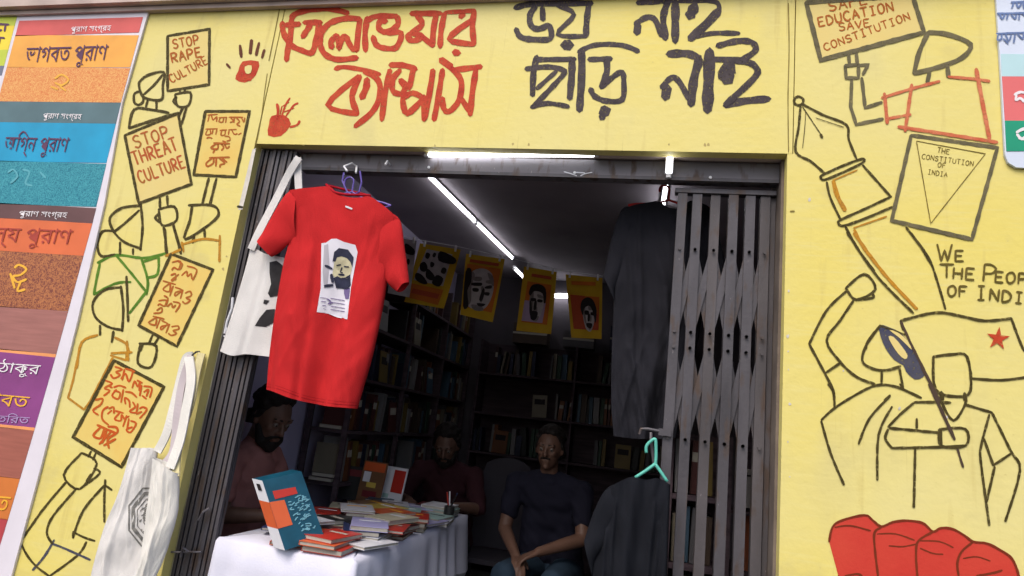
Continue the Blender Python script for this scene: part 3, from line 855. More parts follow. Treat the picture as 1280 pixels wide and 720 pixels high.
# neighbour banner, far left
b2 = thing('vinyl_banner', 'narrow yellow and lime banner at the far left edge of the wall', 'banner')
slab([(-80, 14), (24, 17), (5, 95), (-8, 140), (-60, 400), (-160, 860), (-420, 860), (-420, 14)], -.0115, -.0024, 'backing_sheet', mat('grey_vinyl', (.35, .33, .42), .5), b2)
for (y0, y1, m) in [(19, 34, mat('print_lime', (.50, .58, .05), .5)), (34, 64, mat('print_lemon', (.80, .62, .04), .5)), (64, 84, MATS['print_lime']), (84, 96, mat('print_grey_blue', (.15, .16, .22), .5))]:
    slab([(-80, y0), (left_x(y0) - 4, y0), (left_x(y1) - 4, y1), (-80, y1)], -.0133, -.0118, 'cover_stripe', m, b2)
a = ink(Crop(0, 0, 3), "-20,95 42,98; 5,98 0,120 15,118; 30,98 26,122; -20,145 25,148; 8,148 5,170", 7)
a2 = MB(); a2.v = [(x, y - .0135, z) for x, y, z in a.v]; a2.f = a.f; a2.mi = a.mi
a2.build('lettering', M_PUR, b2)
# right banner
b3 = thing('vinyl_banner', 'pale blue, pink and green banner at the right edge of the wall', 'banner')
slab([(1240, -20), (1243, 2), (1249, 98), (1254, 195), (1258, 205), (1268, 211), (1330, 214), (1500, 214), (1500, -20)], -.012, -.002, 'backing_sheet', mat('pale_blue_vinyl', (.62, .68, .80), .45, .05), b3)
s1 = slab([(1250, 98), (1400, 99), (1400, 154), (1253.5, 153)], -.0135, -.0122, 'banner_stripe', mat('print_rose_pink', (.70, .15, .15), .5, .1), b3)
s2 = slab([(1253.5, 153), (1400, 154), (1400, 190), (1255.5, 191)], -.0137, -.0122, 'banner_stripe', mat('print_emerald', (.01, .30, .17), .5, .1), b3)
s3 = slab([(1248.6, 70), (1400, 72), (1400, 98), (1249.8, 98)], -.0135, -.0122, 'banner_stripe', mat('print_pale_aqua', (.45, .66, .70), .5, .05), b3)
M_BLI = mat('print_ink_blue', (.12, .18, .36), .5)
def lift_ink(crop, d, w, m, par, dy=-.0135):
    a = ink(crop, d, w)
    a2 = MB(); a2.v = [(x, y + dy, z) for x, y, z in a.v]; a2.f = a.f; a2.mi = a.mi
    return a2.build('lettering', m, par)
RB = Crop(1220, 0, 3.13)
lift_ink(RB, "130,18 188,15; 140,20 132,40; 150,20 158,38 170,22; 175,18 180,42; 75,62 240,58; 85,65 95,82 105,66; 118,64 112,84; 130,66 145,82 150,64; 162,64 160,86; 175,64 200,82; 72,140 240,134; 80,142 76,165 92,160 92,142; 108,142 120,168 130,145; 145,142 140,175; 155,142 175,160 178,140; 100,160 118,178; 190,142 200,170", 6, M_BLI, b3)
lift_ink(RB, "142,378 165,368 188,372; 150,380 148,398 165,392 180,405; 185,372 230,370", 9, M_YWH, s1)
lift_ink(RB, "150,525 175,512 200,512; 152,532 170,550 190,540; 160,548 230,556", 10, M_YWH, s2)

# ================================================================== folding steel gates in the doorway
YG = .135
def wx(px, py, y=YG):
    return W(px, py, y).x
MB().box((XL + .19, .085, 2.592), (XR - .011, .150, ZS - .004)).build('track_channel', M_CHAN, B, label='steel channel across the head of the doorway')
MB().box((XL + .192, .083, 2.586), (XR - .012, .089, 2.600)).build('channel_lip', M_STEEL, B)
a = MB()
for x, z in [(-.98, 2.612), (-.34, 2.605), (.20, 2.60)]:
    a.tube([(x, .084, z), (x, .078, z)], .006, 8)
a.tube([(-1.165, .085, 2.62), (-1.165, .055, 2.625), (-1.165, .04, 2.60)], .005, 6)
a.build('channel_bolt', M_WHITEP, B)
ribbon_p = lambda x, y, off: W(x, y, .0825 - off)
a = ink(Crop(500, 180, 2.77), "568,96 590,102 612,110; 625,110 640,103 665,98; 605,98 640,100", 3, proj=ribbon_p)
a.build('chalk_mark', M_PAPER, B)

def gate(label, xs_top, xs_bot, zt, zb, spans, bw, mats, base, YG=.135, sw=.028):
    t = thing('collapsible_gate', label, 'gate', group='folding steel gates of the doorway')
    bars = []
    def bx(i, z):
        k = (zt - z) / (zt - zb)
        return xs_top[i] + (xs_bot[i] - xs_top[i]) * k
    for i in range(len(xs_top)):
        a = MB()
        yo = (i % 3) * .004
        for s in (-1, 1):                                            # a pair of flat channels back to back
            p = Vector((xs_top[i], YG + s * .015 + yo, zt))
            q = Vector((xs_bot[i], YG + s * .015 + yo, zb))
            a.bar(p, q, bw, .006)
            a.bar(p + Vector((-bw / 2 + .002, -s * .006, 0)), q + Vector((-bw / 2 + .002, -s * .006, 0)), .004, .012)
            a.bar(p + Vector((bw / 2 - .002, -s * .006, 0)), q + Vector((bw / 2 - .002, -s * .006, 0)), .004, .012)
        a.build('picket', mats[i % len(mats)], t)
    for (i, j, z0, z1) in spans:
        for s, (za, zb_) in ((1, (z0, z1)), (-1, (z1, z0))):
            a = MB()
            a.bar((bx(i, za), YG + s * .005 + .002, za), (bx(j, zb_), YG + s * .005 + .002, zb_), sw, .004)
            a.build('lattice_strip', mats[0], t)
        a = MB()
        for (k, z) in ((i, z0), (j, z1), (i, z1), (j, z0)):
            a.tube([(bx(k, z), YG - .026, z), (bx(k, z), YG - .018, z)], .006, 7)
        if base >= 0:
            a.build('rivet', mats[-1], t, kind='stuff')
    return t, bx
n = 9
xt = [wx(327 + 5.9 * i, 193) for i in range(n)]
xb = [wx(193 + 9.3 * i, 740) + .004 for i in range(n)]
xt = [XL + .016 + (wx(373, 195, .058) - XL - .030) * i / (n - 1) for i in range(n)]
xb = [XL + .016 + (wx(258, 720, .058) - XL - .022) * i / (n - 1) for i in range(n)]
sp = []
for k in range(0, n - 2, 1):
    sp += [(k, k + 2, 2.35, 1.92), (k, k + 2, 1.2, .8)]
gl, gbx = gate('tightly folded steel gate bundle at the left jamb', xt, xb, 2.66, FZ + .03, sp, .0135, [M_STEEL, M_STEEL2], -1, YG=.062, sw=.010)
a = MB()
a.tube([W(281, 417, .03), W(284, 402, .028), W(290, 386, .03), W(291, 372, .032)], .006, 8)
a.tube([W(280, 420, .034), W(286, 424, .03), W(283, 410, .026)], .004, 6)
a.build('tie_cord', M_PAPER, gl)
a = MB()
a.tube([W(248, 650, .03), W(254, 640, .02), W(262, 635, .025)], .005, 6)
a.tube([W(213, 690, .03), W(252, 690, .03)], .004, 6)
a.tube([W(226, 696, .03), W(228, 684, .02), W(236, 690, .03)], .005, 6)
a.build('gate_latch', M_CHAN, gl)
xt = [wx(x, 235) for x in (851, 872, 899, 924, 949)]
xb = [wx(x, 480) for x in (838, 863, 888, 912, 938)]
xt = [.100, .158, .228, .296, .360, .416]
xb = [.092, .160, .230, .296, .360, .416]
sp = [(k, k + 1, 2.31, 1.98) for k in range(5)] + [(k, k + 1, 1.92, 1.58) for k in range(5)] + [(k, k + 1, 1.0, .68) for k in range(5)] + [(k, k + 1, .62, .34) for k in range(4)]
gr, _ = gate('half folded steel lattice gate at the right jamb', xt, xb, 2.545, FZ + .03, sp, .036, [M_STEEL, M_STEEL, M_STEEL2], 0)
MB().box((.07, YG - .02, 2.548), (XR - .014, YG + .02, 2.566)).build('top_rail', M_STEEL, gr)
a = MB(); a.bar((.4475, YG + .03, 2.545), (.4475, YG + .03, FZ + .03), .018, .05); a.build('fixed_post', M_STEEL2, gr)
a = MB()
a.box((.062, YG - .035, 1.585), (.108, YG - .024, 1.61))
a.tube([(.063, YG - .03, 1.60), (.022, YG - .032, 1.603), (-.002, YG - .034, 1.600), (-.006, YG - .034, 1.58)], .006, 8)
a.tube([(.035, YG - .03, 1.59), (.037, YG - .045, 1.56), (.055, YG - .045, 1.47), (.075, YG - .03, 1.46)], .006, 8)
a.build('gate_handle', M_STEEL, gr)

# ================================================================== hanging cloth
def coons(T, Bm, L, Rr, nu, nv):
    """grid of photograph pixels between four outlines; T, Bm run left to right, L, R top to bottom"""
    def arc(P, n):
        P = smooth_pts([(x, y) for x, y in P], 8)
        d = [0]
        for p, q in zip(P, P[1:]):
            d.append(d[-1] + (q - p).length)
        out = []
        j = 0
        for i in range(n + 1):
            t = d[-1] * i / n
            while j < len(d) - 2 and d[j + 1] < t:
                j += 1
            f = (t - d[j]) / max(1e-9, d[j + 1] - d[j])
            out.append(P[j].lerp(P[j + 1], f))
        return out
    T, Bm, L, Rr = arc(T, nu), arc(Bm, nu), arc(L, nv), arc(Rr, nv)
    G = []
    for j in range(nv + 1):
        v = j / nv
        row = []
        for i in range(nu + 1):
            u = i / nu
            p = L[j] * (1 - u) + Rr[j] * u + T[i] * (1 - v) + Bm[i] * v
            p = p - (T[0] * (1 - u) * (1 - v) + T[nu] * u * (1 - v) + Bm[0] * (1 - u) * v + Bm[nu] * u * v)
            row.append(p)
        G.append(row)
    return G
def cloth(name, m, parent, T, Bm, L, Rr, y, thick, fold, nu=44, nv=60, **kw):
    """a hanging garment piece: front and back sheets that meet at the sides, open at the hem"""
    G = coons(T, Bm, L, Rr, nu, nv)
    a = MB()
    def pt(i, j, s):
        u, v = i / nu, j / nv
        prof = math.sqrt(max(0, 1 - (2 * u - 1) ** 4))
        yy = y + fold(u, v) * min(1, prof * 1.4) - s * thick * prof
        return W(G[j][i].x, G[j][i].y, yy if False else y) + Vector((0, yy - y, 0))
    F_ = [[pt(i, j, 1) for i in range(nu + 1)] for j in range(nv + 1)]
    K_ = [[pt(i, j, -1) for i in range(nu + 1)] for j in range(nv + 1)]
    vs = [p for r in F_ for p in r] + [p for r in K_ for p in r]
    N = (nu + 1) * (nv + 1)
    fs = []
    for j in range(nv):
        for i in range(nu):
            q = j * (nu + 1) + i
            fs.append((q, q + nu + 1, q + nu + 2, q + 1))
            fs.append((N + q, N + q + 1, N + q + nu + 2, N + q + nu + 1))
    a.add(vs, fs)
    o = a.build(name, m, parent, smooth=True, **kw)
    bm = bmesh.new(); bm.from_mesh(o.data)
    bmesh.ops.remove_doubles(bm, verts=bm.verts, dist=.0004)
    bm.to_mesh(o.data); bm.free()
    return o
def conform(obj, y_from=-1.0):
    dg = bpy.context.evaluated_depsgraph_get()
    bm = bmesh.new(); bm.from_mesh(obj.data)
    t = BVHTree.FromBMesh(bm)
    bm.free()
    def f(px, py, off):
        d = ray(px, py).normalized()
        h = t.ray_cast(EYE, d)
        if h[0] is None:
            h = t.find_nearest(W(px, py, -.03))
        return h[0] - d * off
    return f
def strap(name, pts, w, m, parent, y0, y1=None, t=.003, **kw):
    """flat strap through photograph pixels; y runs from y0 to y1"""
    y1 = y0 if y1 is None else y1
    P = smooth_pts([(x, y) for x, y in pts], 8)
    n_ = len(P) - 1
    a = MB()
    V = []
    for i, p in enumerate(P):
        d = (P[min(i + 1, n_)] - P[max(i - 1, 0)]).normalized()
        nr = Vector((-d.y, d.x)) * (w / 2)
        y = y0 + (y1 - y0) * i / n_
        tw = .004 * math.sin(i * .23)
        V.append([W(p.x + nr.x, p.y + nr.y, y - tw), W(p.x - nr.x, p.y - nr.y, y + tw)])
    vs, fs = [], []
    for l, r in V:
        vs += [l + Vector((0, -t, 0)), r + Vector((0, -t, 0)), r + Vector((0, t, 0)), l + Vector((0, t, 0))]
    for i in range(n_):
        for k in range(4):
            fs.append((i * 4 + k, i * 4 + (k + 1) % 4, i * 4 + 4 + (k + 1) % 4, i * 4 + 4 + k))
    fs += [(3, 2, 1, 0), (n_ * 4, n_ * 4 + 1, n_ * 4 + 2, n_ * 4 + 3)]
    a.add(vs, fs)
    return a.build(name, m, parent, smooth=False, **kw)

def hanger(label, c, m, w=.20, drop=.075, r=.0045, hook=.05, rot=0.0):
    """clothes hanger: hook, neck, sloping shoulders and lower bar; c is the foot of the hook"""
    t = thing('clothes_hanger', label, 'hanger')
    c = Vector(c)
    a = MB()
    H = [Vector((0, 0, 0)), Vector((0, 0, .03))] + [Vector((hook * .42 * (math.cos(q) - 1) * -1 - 0.0, 0, .03 + hook * .42 * math.sin(q) + .012)) for q in [PI * k / 8 for k in range(0, 10)]]
    H = [Vector((0, 0, 0)), Vector((0, 0, .035))] + [Vector((-.021 + .021 * math.cos(q), 0, .045 + .021 * math.sin(q))) for q in [PI * k / 7 for k in range(0, 9)]]
    a.tube([c + h for h in H], r * .9, 8)
    a.build('hook', m, t)
    a = MB()
    M = Matrix.Rotation(rot, 3, 'Y')
    a.tube([c + M @ Vector(p) for p in [(-w, 0, -drop), (-w * .8, 0, -drop * .78), (-.05, 0, -.018), (0, 0, 0), (.05, 0, -.018), (w * .8, 0, -drop * .78), (w, 0, -drop)]], r, 8)
    a.tube([c + M @ Vector(p) for p in [(-w, 0, -drop), (-w * .85, 0, -drop - .012), (w * .85, 0, -drop - .012), (w, 0, -drop)]], r * .8, 8)
    a.build('shoulder_bar', m, t)
    return t

# --- red T-shirt
YS = -.035
tee = thing('red_t_shirt', 'bright red t-shirt with a white portrait print hanging in the doorway', 't-shirt')
def ridge(t, w):
    return math.exp(-(t / w) ** 2)
def wrinkles(u, v, amp=1.0):
    # diagonal drag lines from the shoulders, cross creases at the waist, puckers by the hem
    d = 0
    for (u0, v0, a_, w_, l_) in ((.12, .10, 1.0, .022, .5), (.22, .04, 1.25, .02, .7), (.86, .10, -1.0, .022, .5), (.78, .05, -1.3, .02, .6), (.55, .35, .5, .03, .4), (.40, .55, -.35, .025, .4), (.70, .60, .4, .028, .35), (.18, .60, .25, .03, .4)):
        t = (u - u0) - (v - v0) / (a_ * 4.0)
        if v > v0:
            d += -.007 * ridge(t, w_) * math.exp(-((v - v0 - l_ * .4) / l_) ** 2)
    d += .0022 * math.sin(v * 46 + 5 * math.sin(u * 7)) * math.sin(u * 13 + v * 4)
    d += .0012 * math.sin(u * 70 + 6 * math.sin(v * 11)) * v
    return d * amp
def fold_r(u, v):
    return fold_a(u, v) + wrinkles(u, v, .6)
def fold_a(u, v):
    k = v ** 1.2
    return (.030 * k * math.sin(u * 10.5 + 1.2 + v * .8) + .008 * k * math.sin(u * 21 + v * 2.5) + .010 * math.sin((u * 1.3 + v) * 6.0) * (1 - v) * .5
            + .016 * math.exp(-((u - .32 - .06 * v) / .04) ** 2) * (v > .15) * min(1, (v - .15) * 3) - .005 * math.sin(v * 15 + u * 9) * math.exp(-((u - .85) / .18) ** 2))
body = cloth('shirt_body', M_TEE, tee,
    T=[(361, 239), (388, 237), (415, 236), (426, 246), (441, 250), (455, 250), (466, 249), (484, 261), (500, 275)],
    Bm=[(333, 487), (350, 491), (366, 497), (381, 502), (400, 506), (420, 509), (447, 511)],
    L=[(361, 239), (362, 270), (360, 305), (354, 330), (344, 388), (337, 440), (333, 487)],
    Rr=[(500, 275), (492, 310), (484, 352), (479, 384), (466, 445), (456, 480), (447, 511)],
    y=YS, thick=.028, fold=fold_r, nu=60, nv=80)
cloth('sleeve', M_TEE, tee, T=[(372, 239), (366, 239), (361, 240)], Bm=[(372, 290), (360, 318), (340, 322)][::1] and [(366, 300), (352, 312), (339, 320)],
      L=[(372, 239), (375, 270), (366, 300)], Rr=[(361, 240), (342, 272), (324, 301), (339, 320)][:3] + [(339, 320)], y=YS, thick=.02, fold=lambda u, v: .004 * math.sin(u * 8), nu=16, nv=24) if False else None
def tube_sleeve(rows, y, th, name, m, parent):
    """sleeve from shoulder seam to cuff: rows of (upper pixel, lower pixel)"""
    up = smooth_pts([r[0] for r in rows], 6)
    lo = smooth_pts([r[1] for r in rows], 6)
    a = MB()
    n_, k = 24, len(up)
    vs = []
    for i in range(k):
        f = i / (k - 1)
        for j in range(n_):
            an = 2 * PI * j / n_
            s = (1 - math.cos(an)) / 2
            p = up[i].lerp(lo[i], s)
            vs.append(W(p.x, p.y, y) + Vector((0, -th * math.sin(an) + .004 * math.sin(f * 9 + s * 7), 0)))
    fs = [(i * n_ + j, i * n_ + (j + 1) % n_, (i + 1) * n_ + (j + 1) % n_, (i + 1) * n_ + j) for i in range(k - 1) for j in range(n_)]
    a.add(vs, fs)
    return a.build(name, m, parent, smooth=True)
tube_sleeve([((372, 240), (372, 300)), ((361, 240), (362, 305)), ((342, 268), (352, 313)), ((322, 301), (339, 321))], YS, .026, 'sleeve', M_TEE, tee)
tube_sleeve([((480, 262), (475, 345)), ((500, 275), (484, 353)), ((506, 312), (490, 360)), ((511, 353), (497, 365))], YS, .026, 'sleeve', M_TEE, tee)
# ribbed collar, seen front dip and the back band
a = MB()
cf = [(415, 236.5), (426, 246.5), (441, 250.5), (455, 250.5), (466, 249.5)]
P_ = [W(x, y, 0) + Vector((0, YS - .02 * math.sin(PI * i / (len(cf) - 1)) - .012, 0)) for i, (x, y) in enumerate(cf)]
Pb = [W(x, y, 0) + Vector((0, YS + .03 * math.sin(PI * i / 4), 0)) for i, (x, y) in enumerate([(466, 249), (455, 244), (441, 240), (426, 237), (415, 236)])]
a.tube(smooth_pts(P_ + Pb, 5, True) + [smooth_pts(P_ + Pb, 5, True)[0]], .006, 6, caps=False)
a.build('collar', mat('dark_red_rib', (.36, .01, .02), .9, .1), tee, smooth=True)
pj0 = conform(body)
pj = lambda x, y, off: pj0(x, y, off + (.0028 if .00099 < off < .0023 else 0))
a = MB()
hem = [(334, 483), (350, 487), (366, 493), (381, 498), (400, 502), (420, 505), (446, 507)]
ribbon(a, hem, .9, lambda x, y, off: pj0(x, y, .0006), jag=.02)
ribbon(a, [(x + .4, y - 3.4) for x, y in hem], .5, lambda x, y, off: pj0(x, y, .0006), jag=.02)
ribbon(a, [(366, 241), (367, 262), (366, 290), (362, 306)], .9, lambda x, y, off: pj0(x, y, .0008), jag=.02)
ribbon(a, [(493, 268), (488, 300), (482, 330), (480, 348)], .9, lambda x, y, off: pj0(x, y, .0008), jag=.02)
a.build('stitched_seam', mat('dark_red_stitching', (.30, .008, .012), .9), tee, kind='stuff')
PC = Crop(380, 290, 6)
def pc(s):
    return [PC(*p) for p in parse(s)[0]]
a = MB()
fill(a, pc('130,84 165,80 205,52 245,50 272,62 300,75 385,97 402,150 384,250 352,420 325,655 250,640 180,612 95,600 112,500 126,420 128,250'), .0009, pj, 1.2)
pr_ = a.build('portrait_print', mat('white_shirt_print', (.66, .64, .70), .7, .06), tee, smooth=True)
a = MB(); fill(a, pc('150,100 180,90 190,250 175,400 150,420 140,300'), .0024, pj, 1.2); a.build('grey_margin', mat('pale_grey_print', (.40, .38, .42), .7), pr_)
a = MB(); fill(a, pc('228,205 245,180 300,180 345,200 360,265 345,335 300,360 245,350 212,325 222,260'), .0026, pj, 1.2); a.build('printed_face', mat('pale_olive_print', (.50, .46, .30), .7, .2, 40), pr_)
a = MB()
fill(a, pc('214,220 226,150 262,120 330,132 372,190 362,262 348,225 320,195 280,182 248,190 236,222'), .0034, pj, 1.2)
fill(a, pc('222,345 250,330 275,345 310,340 345,318 350,400 325,430 290,425 240,420'), .0034, pj, 1.2)
ribbon(a, [PC(160, 252), PC(210, 275)], 3, pj); ribbon(a, [PC(155, 405), PC(215, 398)], 3.5, pj); ribbon(a, [PC(205, 320), PC(215, 375)], 4, pj)
ribbon(a, [PC(245, 250), PC(275, 245)], 1.8, pj); ribbon(a, [PC(300, 258), PC(335, 262)], 1.8, pj); ribbon(a, [PC(285, 265), PC(275, 300), PC(290, 305)], 1.5, pj); ribbon(a, [PC(260, 318), PC(300, 322)], 2.2, pj)
a.build('printed_hair_and_beard', mat('ink_blue_print', (.028, .030, .055), .7, .3, 40), pr_)
a = MB()
fill(a, pc('300,430 345,420 335,500 310,500 300,460'), .0034, pj, 1.2)
for y in (492, 520, 550, 575):
    ribbon(a, [PC(120 + (y - 490) * .3, y), PC(165, y + 4)], .9, pj); ribbon(a, [PC(200, y + 5), PC(305, y + 22)], .9, pj)
ribbon(a, [PC(170, 500), PC(200, 520), PC(180, 540), PC(215, 530)], 1.4, pj)
a.build('printed_signature', mat('violet_grey_print', (.16, .12, .26), .7), pr_)
a = MB(); ribbon(a, [(432, 258), (440, 261)], 2.2, pj); a.build('neck_tag', M_PAPER, tee)
hanger('violet plastic hanger holding the red t-shirt', W(440, 240, YS) + Vector((0, 0, .0)), mat('violet_plastic', (.12, .08, .36), .35), w=.19, drop=.035, r=.004, rot=.10)
tag(MB().tube([W(430, 216, YS), W(428, 226, YS), W(434, 240, YS), W(441, 244, YS), W(449, 240, YS), W(452, 228, YS), W(450, 214, YS)], .004, 8).build('hanging_ring', MATS['violet_plastic']), 'violet plastic loop above the red t-shirt', 'loop')
tag(MB().tube([W(434, 214, .0), W(430, 208, .02), W(440, 204, .06), W(446, 208, .08), W(445, 216, -.02)], .0045, 8).build('wire_hook', M_WHITEP), 'bent pale wire hook on the steel channel above the red t-shirt', 'hook')

# --- black T-shirt behind the right gate
YB = .235
bt = thing('black_t_shirt', 'charcoal t-shirt hanging from a red hanger behind the right gate', 't-shirt')
cloth('shirt_body', M_BLK, bt,
    T=[(777, 262), (800, 257), (822, 254), (836, 262), (850, 262), (862, 254), (876, 256), (889, 262)],
    Bm=[(767, 545), (790, 548), (815, 549), (845, 547)],
    L=[(777, 262), (770, 300), (768, 360), (765, 430), (764, 500), (767, 545)],
    Rr=[(889, 262), (888, 310), (880, 380), (868, 450), (852, 510), (845, 547)],
    y=YB + .045, thick=.026, fold=lambda u, v: v * (.020 * math.sin(u * 9 + .5) + .016 * math.sin(u * 19 + v * 2)) + .004 * math.sin(v * 11 + u * 5) + wrinkles(u, v, 1.6), nu=50, nv=70)
tube_sleeve([((790, 258), (782, 330)), ((777, 262), (776, 340)), ((764, 300), (768, 368)), ((754, 345), (771, 382))], YB + .05, .024, 'sleeve', M_BLK, bt)
tube_sleeve([((876, 258), (880, 320)), ((889, 262), (888, 330)), ((900, 300), (893, 352)), ((908, 335), (895, 362))], YB + .05, .022, 'sleeve', M_BLK, bt)
hanger('red plastic hanger on the black t-shirt', W(836, 250, YB + .045), mat('red_plastic', (.50, .03, .03), .35), w=.17, drop=.03, r=.0055)
# --- dark kurta low on the gate handle
lt = thing('dark_t_shirt', 'dark navy t-shirt on a green hanger low beside the right gate', 't-shirt')
YL = .07
cloth('shirt_body', M_NVYC, lt,
    T=[(757, 612), (775, 602), (792, 596), (808, 600), (822, 598), (838, 606)],
    Bm=[(727, 900), (765, 905), (800, 905), (830, 900)],
    L=[(757, 612), (748, 660), (740, 720), (733, 800), (727, 900)],
    Rr=[(838, 606), (836, 660), (834, 720), (832, 800), (830, 900)],
    y=YL, thick=.024, fold=lambda u, v: (.3 + v) * (.022 * math.sin(u * 10 + .4) + .014 * math.sin(u * 23 + v * 3)) + wrinkles(u, v * .6, 1.8), nu=50, nv=60)
tube_sleeve([((775, 603), (766, 660)), ((757, 612), (756, 680)), ((742, 640), (744, 700)), ((730, 676), (741, 722))], YL, .022, 'sleeve', M_NVYC, lt)
M_GH = mat('sea_green_plastic', (.10, .42, .34), .35)
t = thing('clothes_hanger', 'sea green plastic hanger hooked on the gate handle', 'hanger')
gy = YL
MB().tube([W(*p, gy) for p in smooth_pts([(808, 566), (808, 558), (813, 552), (819, 549), (820, 560), (820, 572), (819, 582)], 4)], .0058, 8).build('hook', M_GH, t, smooth=True)
MB().tube([W(*p, gy) for p in smooth_pts([(819, 580), (808, 588), (794, 597)], 3)], .006, 8).tube([W(*p, gy) for p in smooth_pts([(819, 580), (826, 590), (834, 602)], 3)], .006, 8).build('shoulder_bar', M_GH, t, smooth=True)
# --- tote behind the red shirt
tb = thing('tote_bag', 'off white tote bag with a black print hanging behind the red t-shirt', 'tote bag')
YT2 = .012
tbody = cloth('bag_body', M_CREAM2, tb, T=[(314, 305), (322, 312), (334, 318), (352, 322), (372, 325)], Bm=[(275, 439), (292, 445), (310, 443), (345, 447)],
      L=[(314, 305), (308, 330), (292, 385), (275, 439)], Rr=[(372, 325), (365, 370), (355, 410), (345, 447)], y=YT2, thick=.008,
      fold=lambda u, v: .006 * math.sin(u * 8 + v * 2) + .007 * math.exp(-((u - .4) / .06) ** 2), nu=30, nv=40)
pt_ = conform(tbody)
K = Crop(260, 320, 5.14)
a = MB()
fill(a, [K(*p) for p in parse('395,40 440,30 480,60 470,250 400,265 385,240 405,180 395,110')[0]], .002, pt_, 2.5)
fill(a, [K(*p) for p in parse('375,345 430,340 420,430 370,455 300,450 330,400')[0]], .002, pt_, 2.5)
fill(a, [K(*p) for p in parse('360,280 395,285 375,312 355,305')[0]], .002, pt_, 2.5)
a.build('bag_print', M_PRINTK, tb)
strap('strap', [(374, 197), (362, 216), (345, 250), (325, 288), (314, 312)], 9, M_CREAM2, tb, YT2 - .008, YT2 - .010)
strap('strap', [(372, 197), (373, 225), (374, 260), (368, 320)], 9, M_CREAM2, tb, YT2 + .012, YT2 + .0)
# --- left bags
YE = -.045
t1 = thing('tote_bag', 'cream tote bag with a round dark emblem hanging against the mural', 'tote bag')
CB = Crop(100, 430, 2.483)
def cb(s):
    return [CB(*p) for p in parse(s)[0]]
t1b = cloth('bag_body', M_CREAM2, t1, T=cb('158,322 185,324 215,322 242,328'), Bm=cb('10,830 60,838 120,835 190,830'), L=cb('158,322 132,420 108,490 76,565 40,690 10,830'),
      Rr=cb('242,328 228,420 218,520 206,620 196,720 190,830'), y=YE, thick=.014, fold=lambda u, v: .010 * math.sin(u * 7 + v * 3) - .014 * math.exp(-((u - .42 + .1 * v) / .05) ** 2) + .004 * math.sin(v * 17 + u * 4) + wrinkles(u, v, .6), nu=40, nv=60)
pe = conform(t1b)
EM = Crop(100, 430, 2.483)
a = MB()
def oct_(cx, cy, rx, ry, k0, k1, n=8, ph=0):
    return [(cx + rx * math.cos(2 * PI * (k + ph) / n), cy + ry * math.sin(2 * PI * (k + ph) / n)) for k in range(k0, k1)]
for rx, ry, w in ((80, 100, 5), (66, 82, 11), (52, 64, 3), (30, 40, 4)):
    ribbon(a, [EM(*p) for p in oct_(226, 540, rx, ry, 2, 7, 8, .5)], w / 2.483, pe, curved=False)
for k in range(44):
    an = PI * .5 + PI * random.random()
    r0 = random.uniform(.3, .9)
    x, y = 226 + 50 * r0 * math.cos(an), 540 + 62 * r0 * math.sin(an)
    ribbon(a, [EM(x, y), EM(x + random.uniform(-8, 8), y + random.uniform(-9, 9)), EM(x + random.uniform(-9, 9), y + random.uniform(-9, 9))], 1.3, pe)
a.build('emblem_print', M_EMB, t1, label='faded round emblem print')
strap('strap', cb('352,36 330,45 312,110 290,200 268,280 240,335'), 10, M_CREAM, t1, YE + .03, YE - .016)
t2 = thing('tote_bag', 'plain cream tote bag overlapping the emblem bag beside the gate', 'tote bag')
cloth('bag_body', M_CREAM, t2, T=cb('226,352 255,368 284,382 308,402'), Bm=cb('150,830 180,836 205,832'), L=cb('226,352 216,450 203,550 183,680 150,830'),
      Rr=cb('308,402 305,470 298,545 262,650 225,740 205,832'), y=YE - .062, thick=.018, fold=lambda u, v: .008 * math.sin(u * 6 + v * 2) - .012 * math.exp(-((u - .62) / .05) ** 2) + .004 * math.sin(v * 14 + u * 6) + wrinkles(u, v, .6), nu=34, nv=60)
strap('strap', cb('378,28 362,90 345,180 320,260 302,345 298,410'), 9, mat('yellowed_canvas', (.62, .55, .30), .9, .2, 8, .5, 260), t2, YE + .03, YE - .066)
strap('strap', cb('338,40 345,110 330,200 310,300 280,385'), 11, M_CREAM, t2, YE + .012, YE - .072)
strap('strap', cb('345,38 318,120 302,220 290,330 262,372'), 9, mat('lilac_grey_canvas', (.50, .44, .46), .9, .1), t2, YE + .018, YE - .03)
tag(MB().tube([W(238, 446, -.012), W(245, 440, -.03), W(252, 439, .02), W(258, 441, .10)], .004, 8).build('bag_hook', M_STEEL), 'bent wire hook holding the cream bags at the left jamb', 'hook')
# packet seen through the right gate
pk = thing('hanging_packet', 'blue and white patterned packet hanging behind the right gate', 'packet')
a = MB()
PP = [W(950, 296, .30), W(972, 298, .30), W(966, 338, .30), W(949, 334, .30)]
a.add([p for p in PP] + [p + Vector((0, .02, 0)) for p in PP], [(3, 2, 1, 0), (4, 5, 6, 7), (0, 1, 5, 4), (1, 2, 6, 5), (2, 3, 7, 6), (3, 0, 4, 7)])
a.build('wrapper', texmat('blue_white_wrapper', (.10, .16, .32), (.36, .38, .44), 30), pk)
MB().tube([W(961, 240, .30), W(960, 270, .30), W(961, 298, .30)], .004, 6).build('string', mat('rust_string', (.25, .09, .05), .8), pk)
pk = thing('hanging_packet', 'narrow maroon packet hanging left of the blue patterned one', 'packet')
a = MB()
PP = [W(930, 305, .30), W(939, 306, .30), W(938, 345, .30), W(929, 344, .30)]
a.add([p for p in PP] + [p + Vector((0, .015, 0)) for p in PP], [(3, 2, 1, 0), (4, 5, 6, 7), (0, 1, 5, 4), (1, 2, 6, 5), (2, 3, 7, 6), (3, 0, 4, 7)])
a.build('wrapper', mat('maroon_wrapper', (.16, .03, .03), .5), pk)
MB().tube([W(934, 262, .30), W(934, 306, .30)], .003, 6).build('string', MATS['rust_string'], pk)

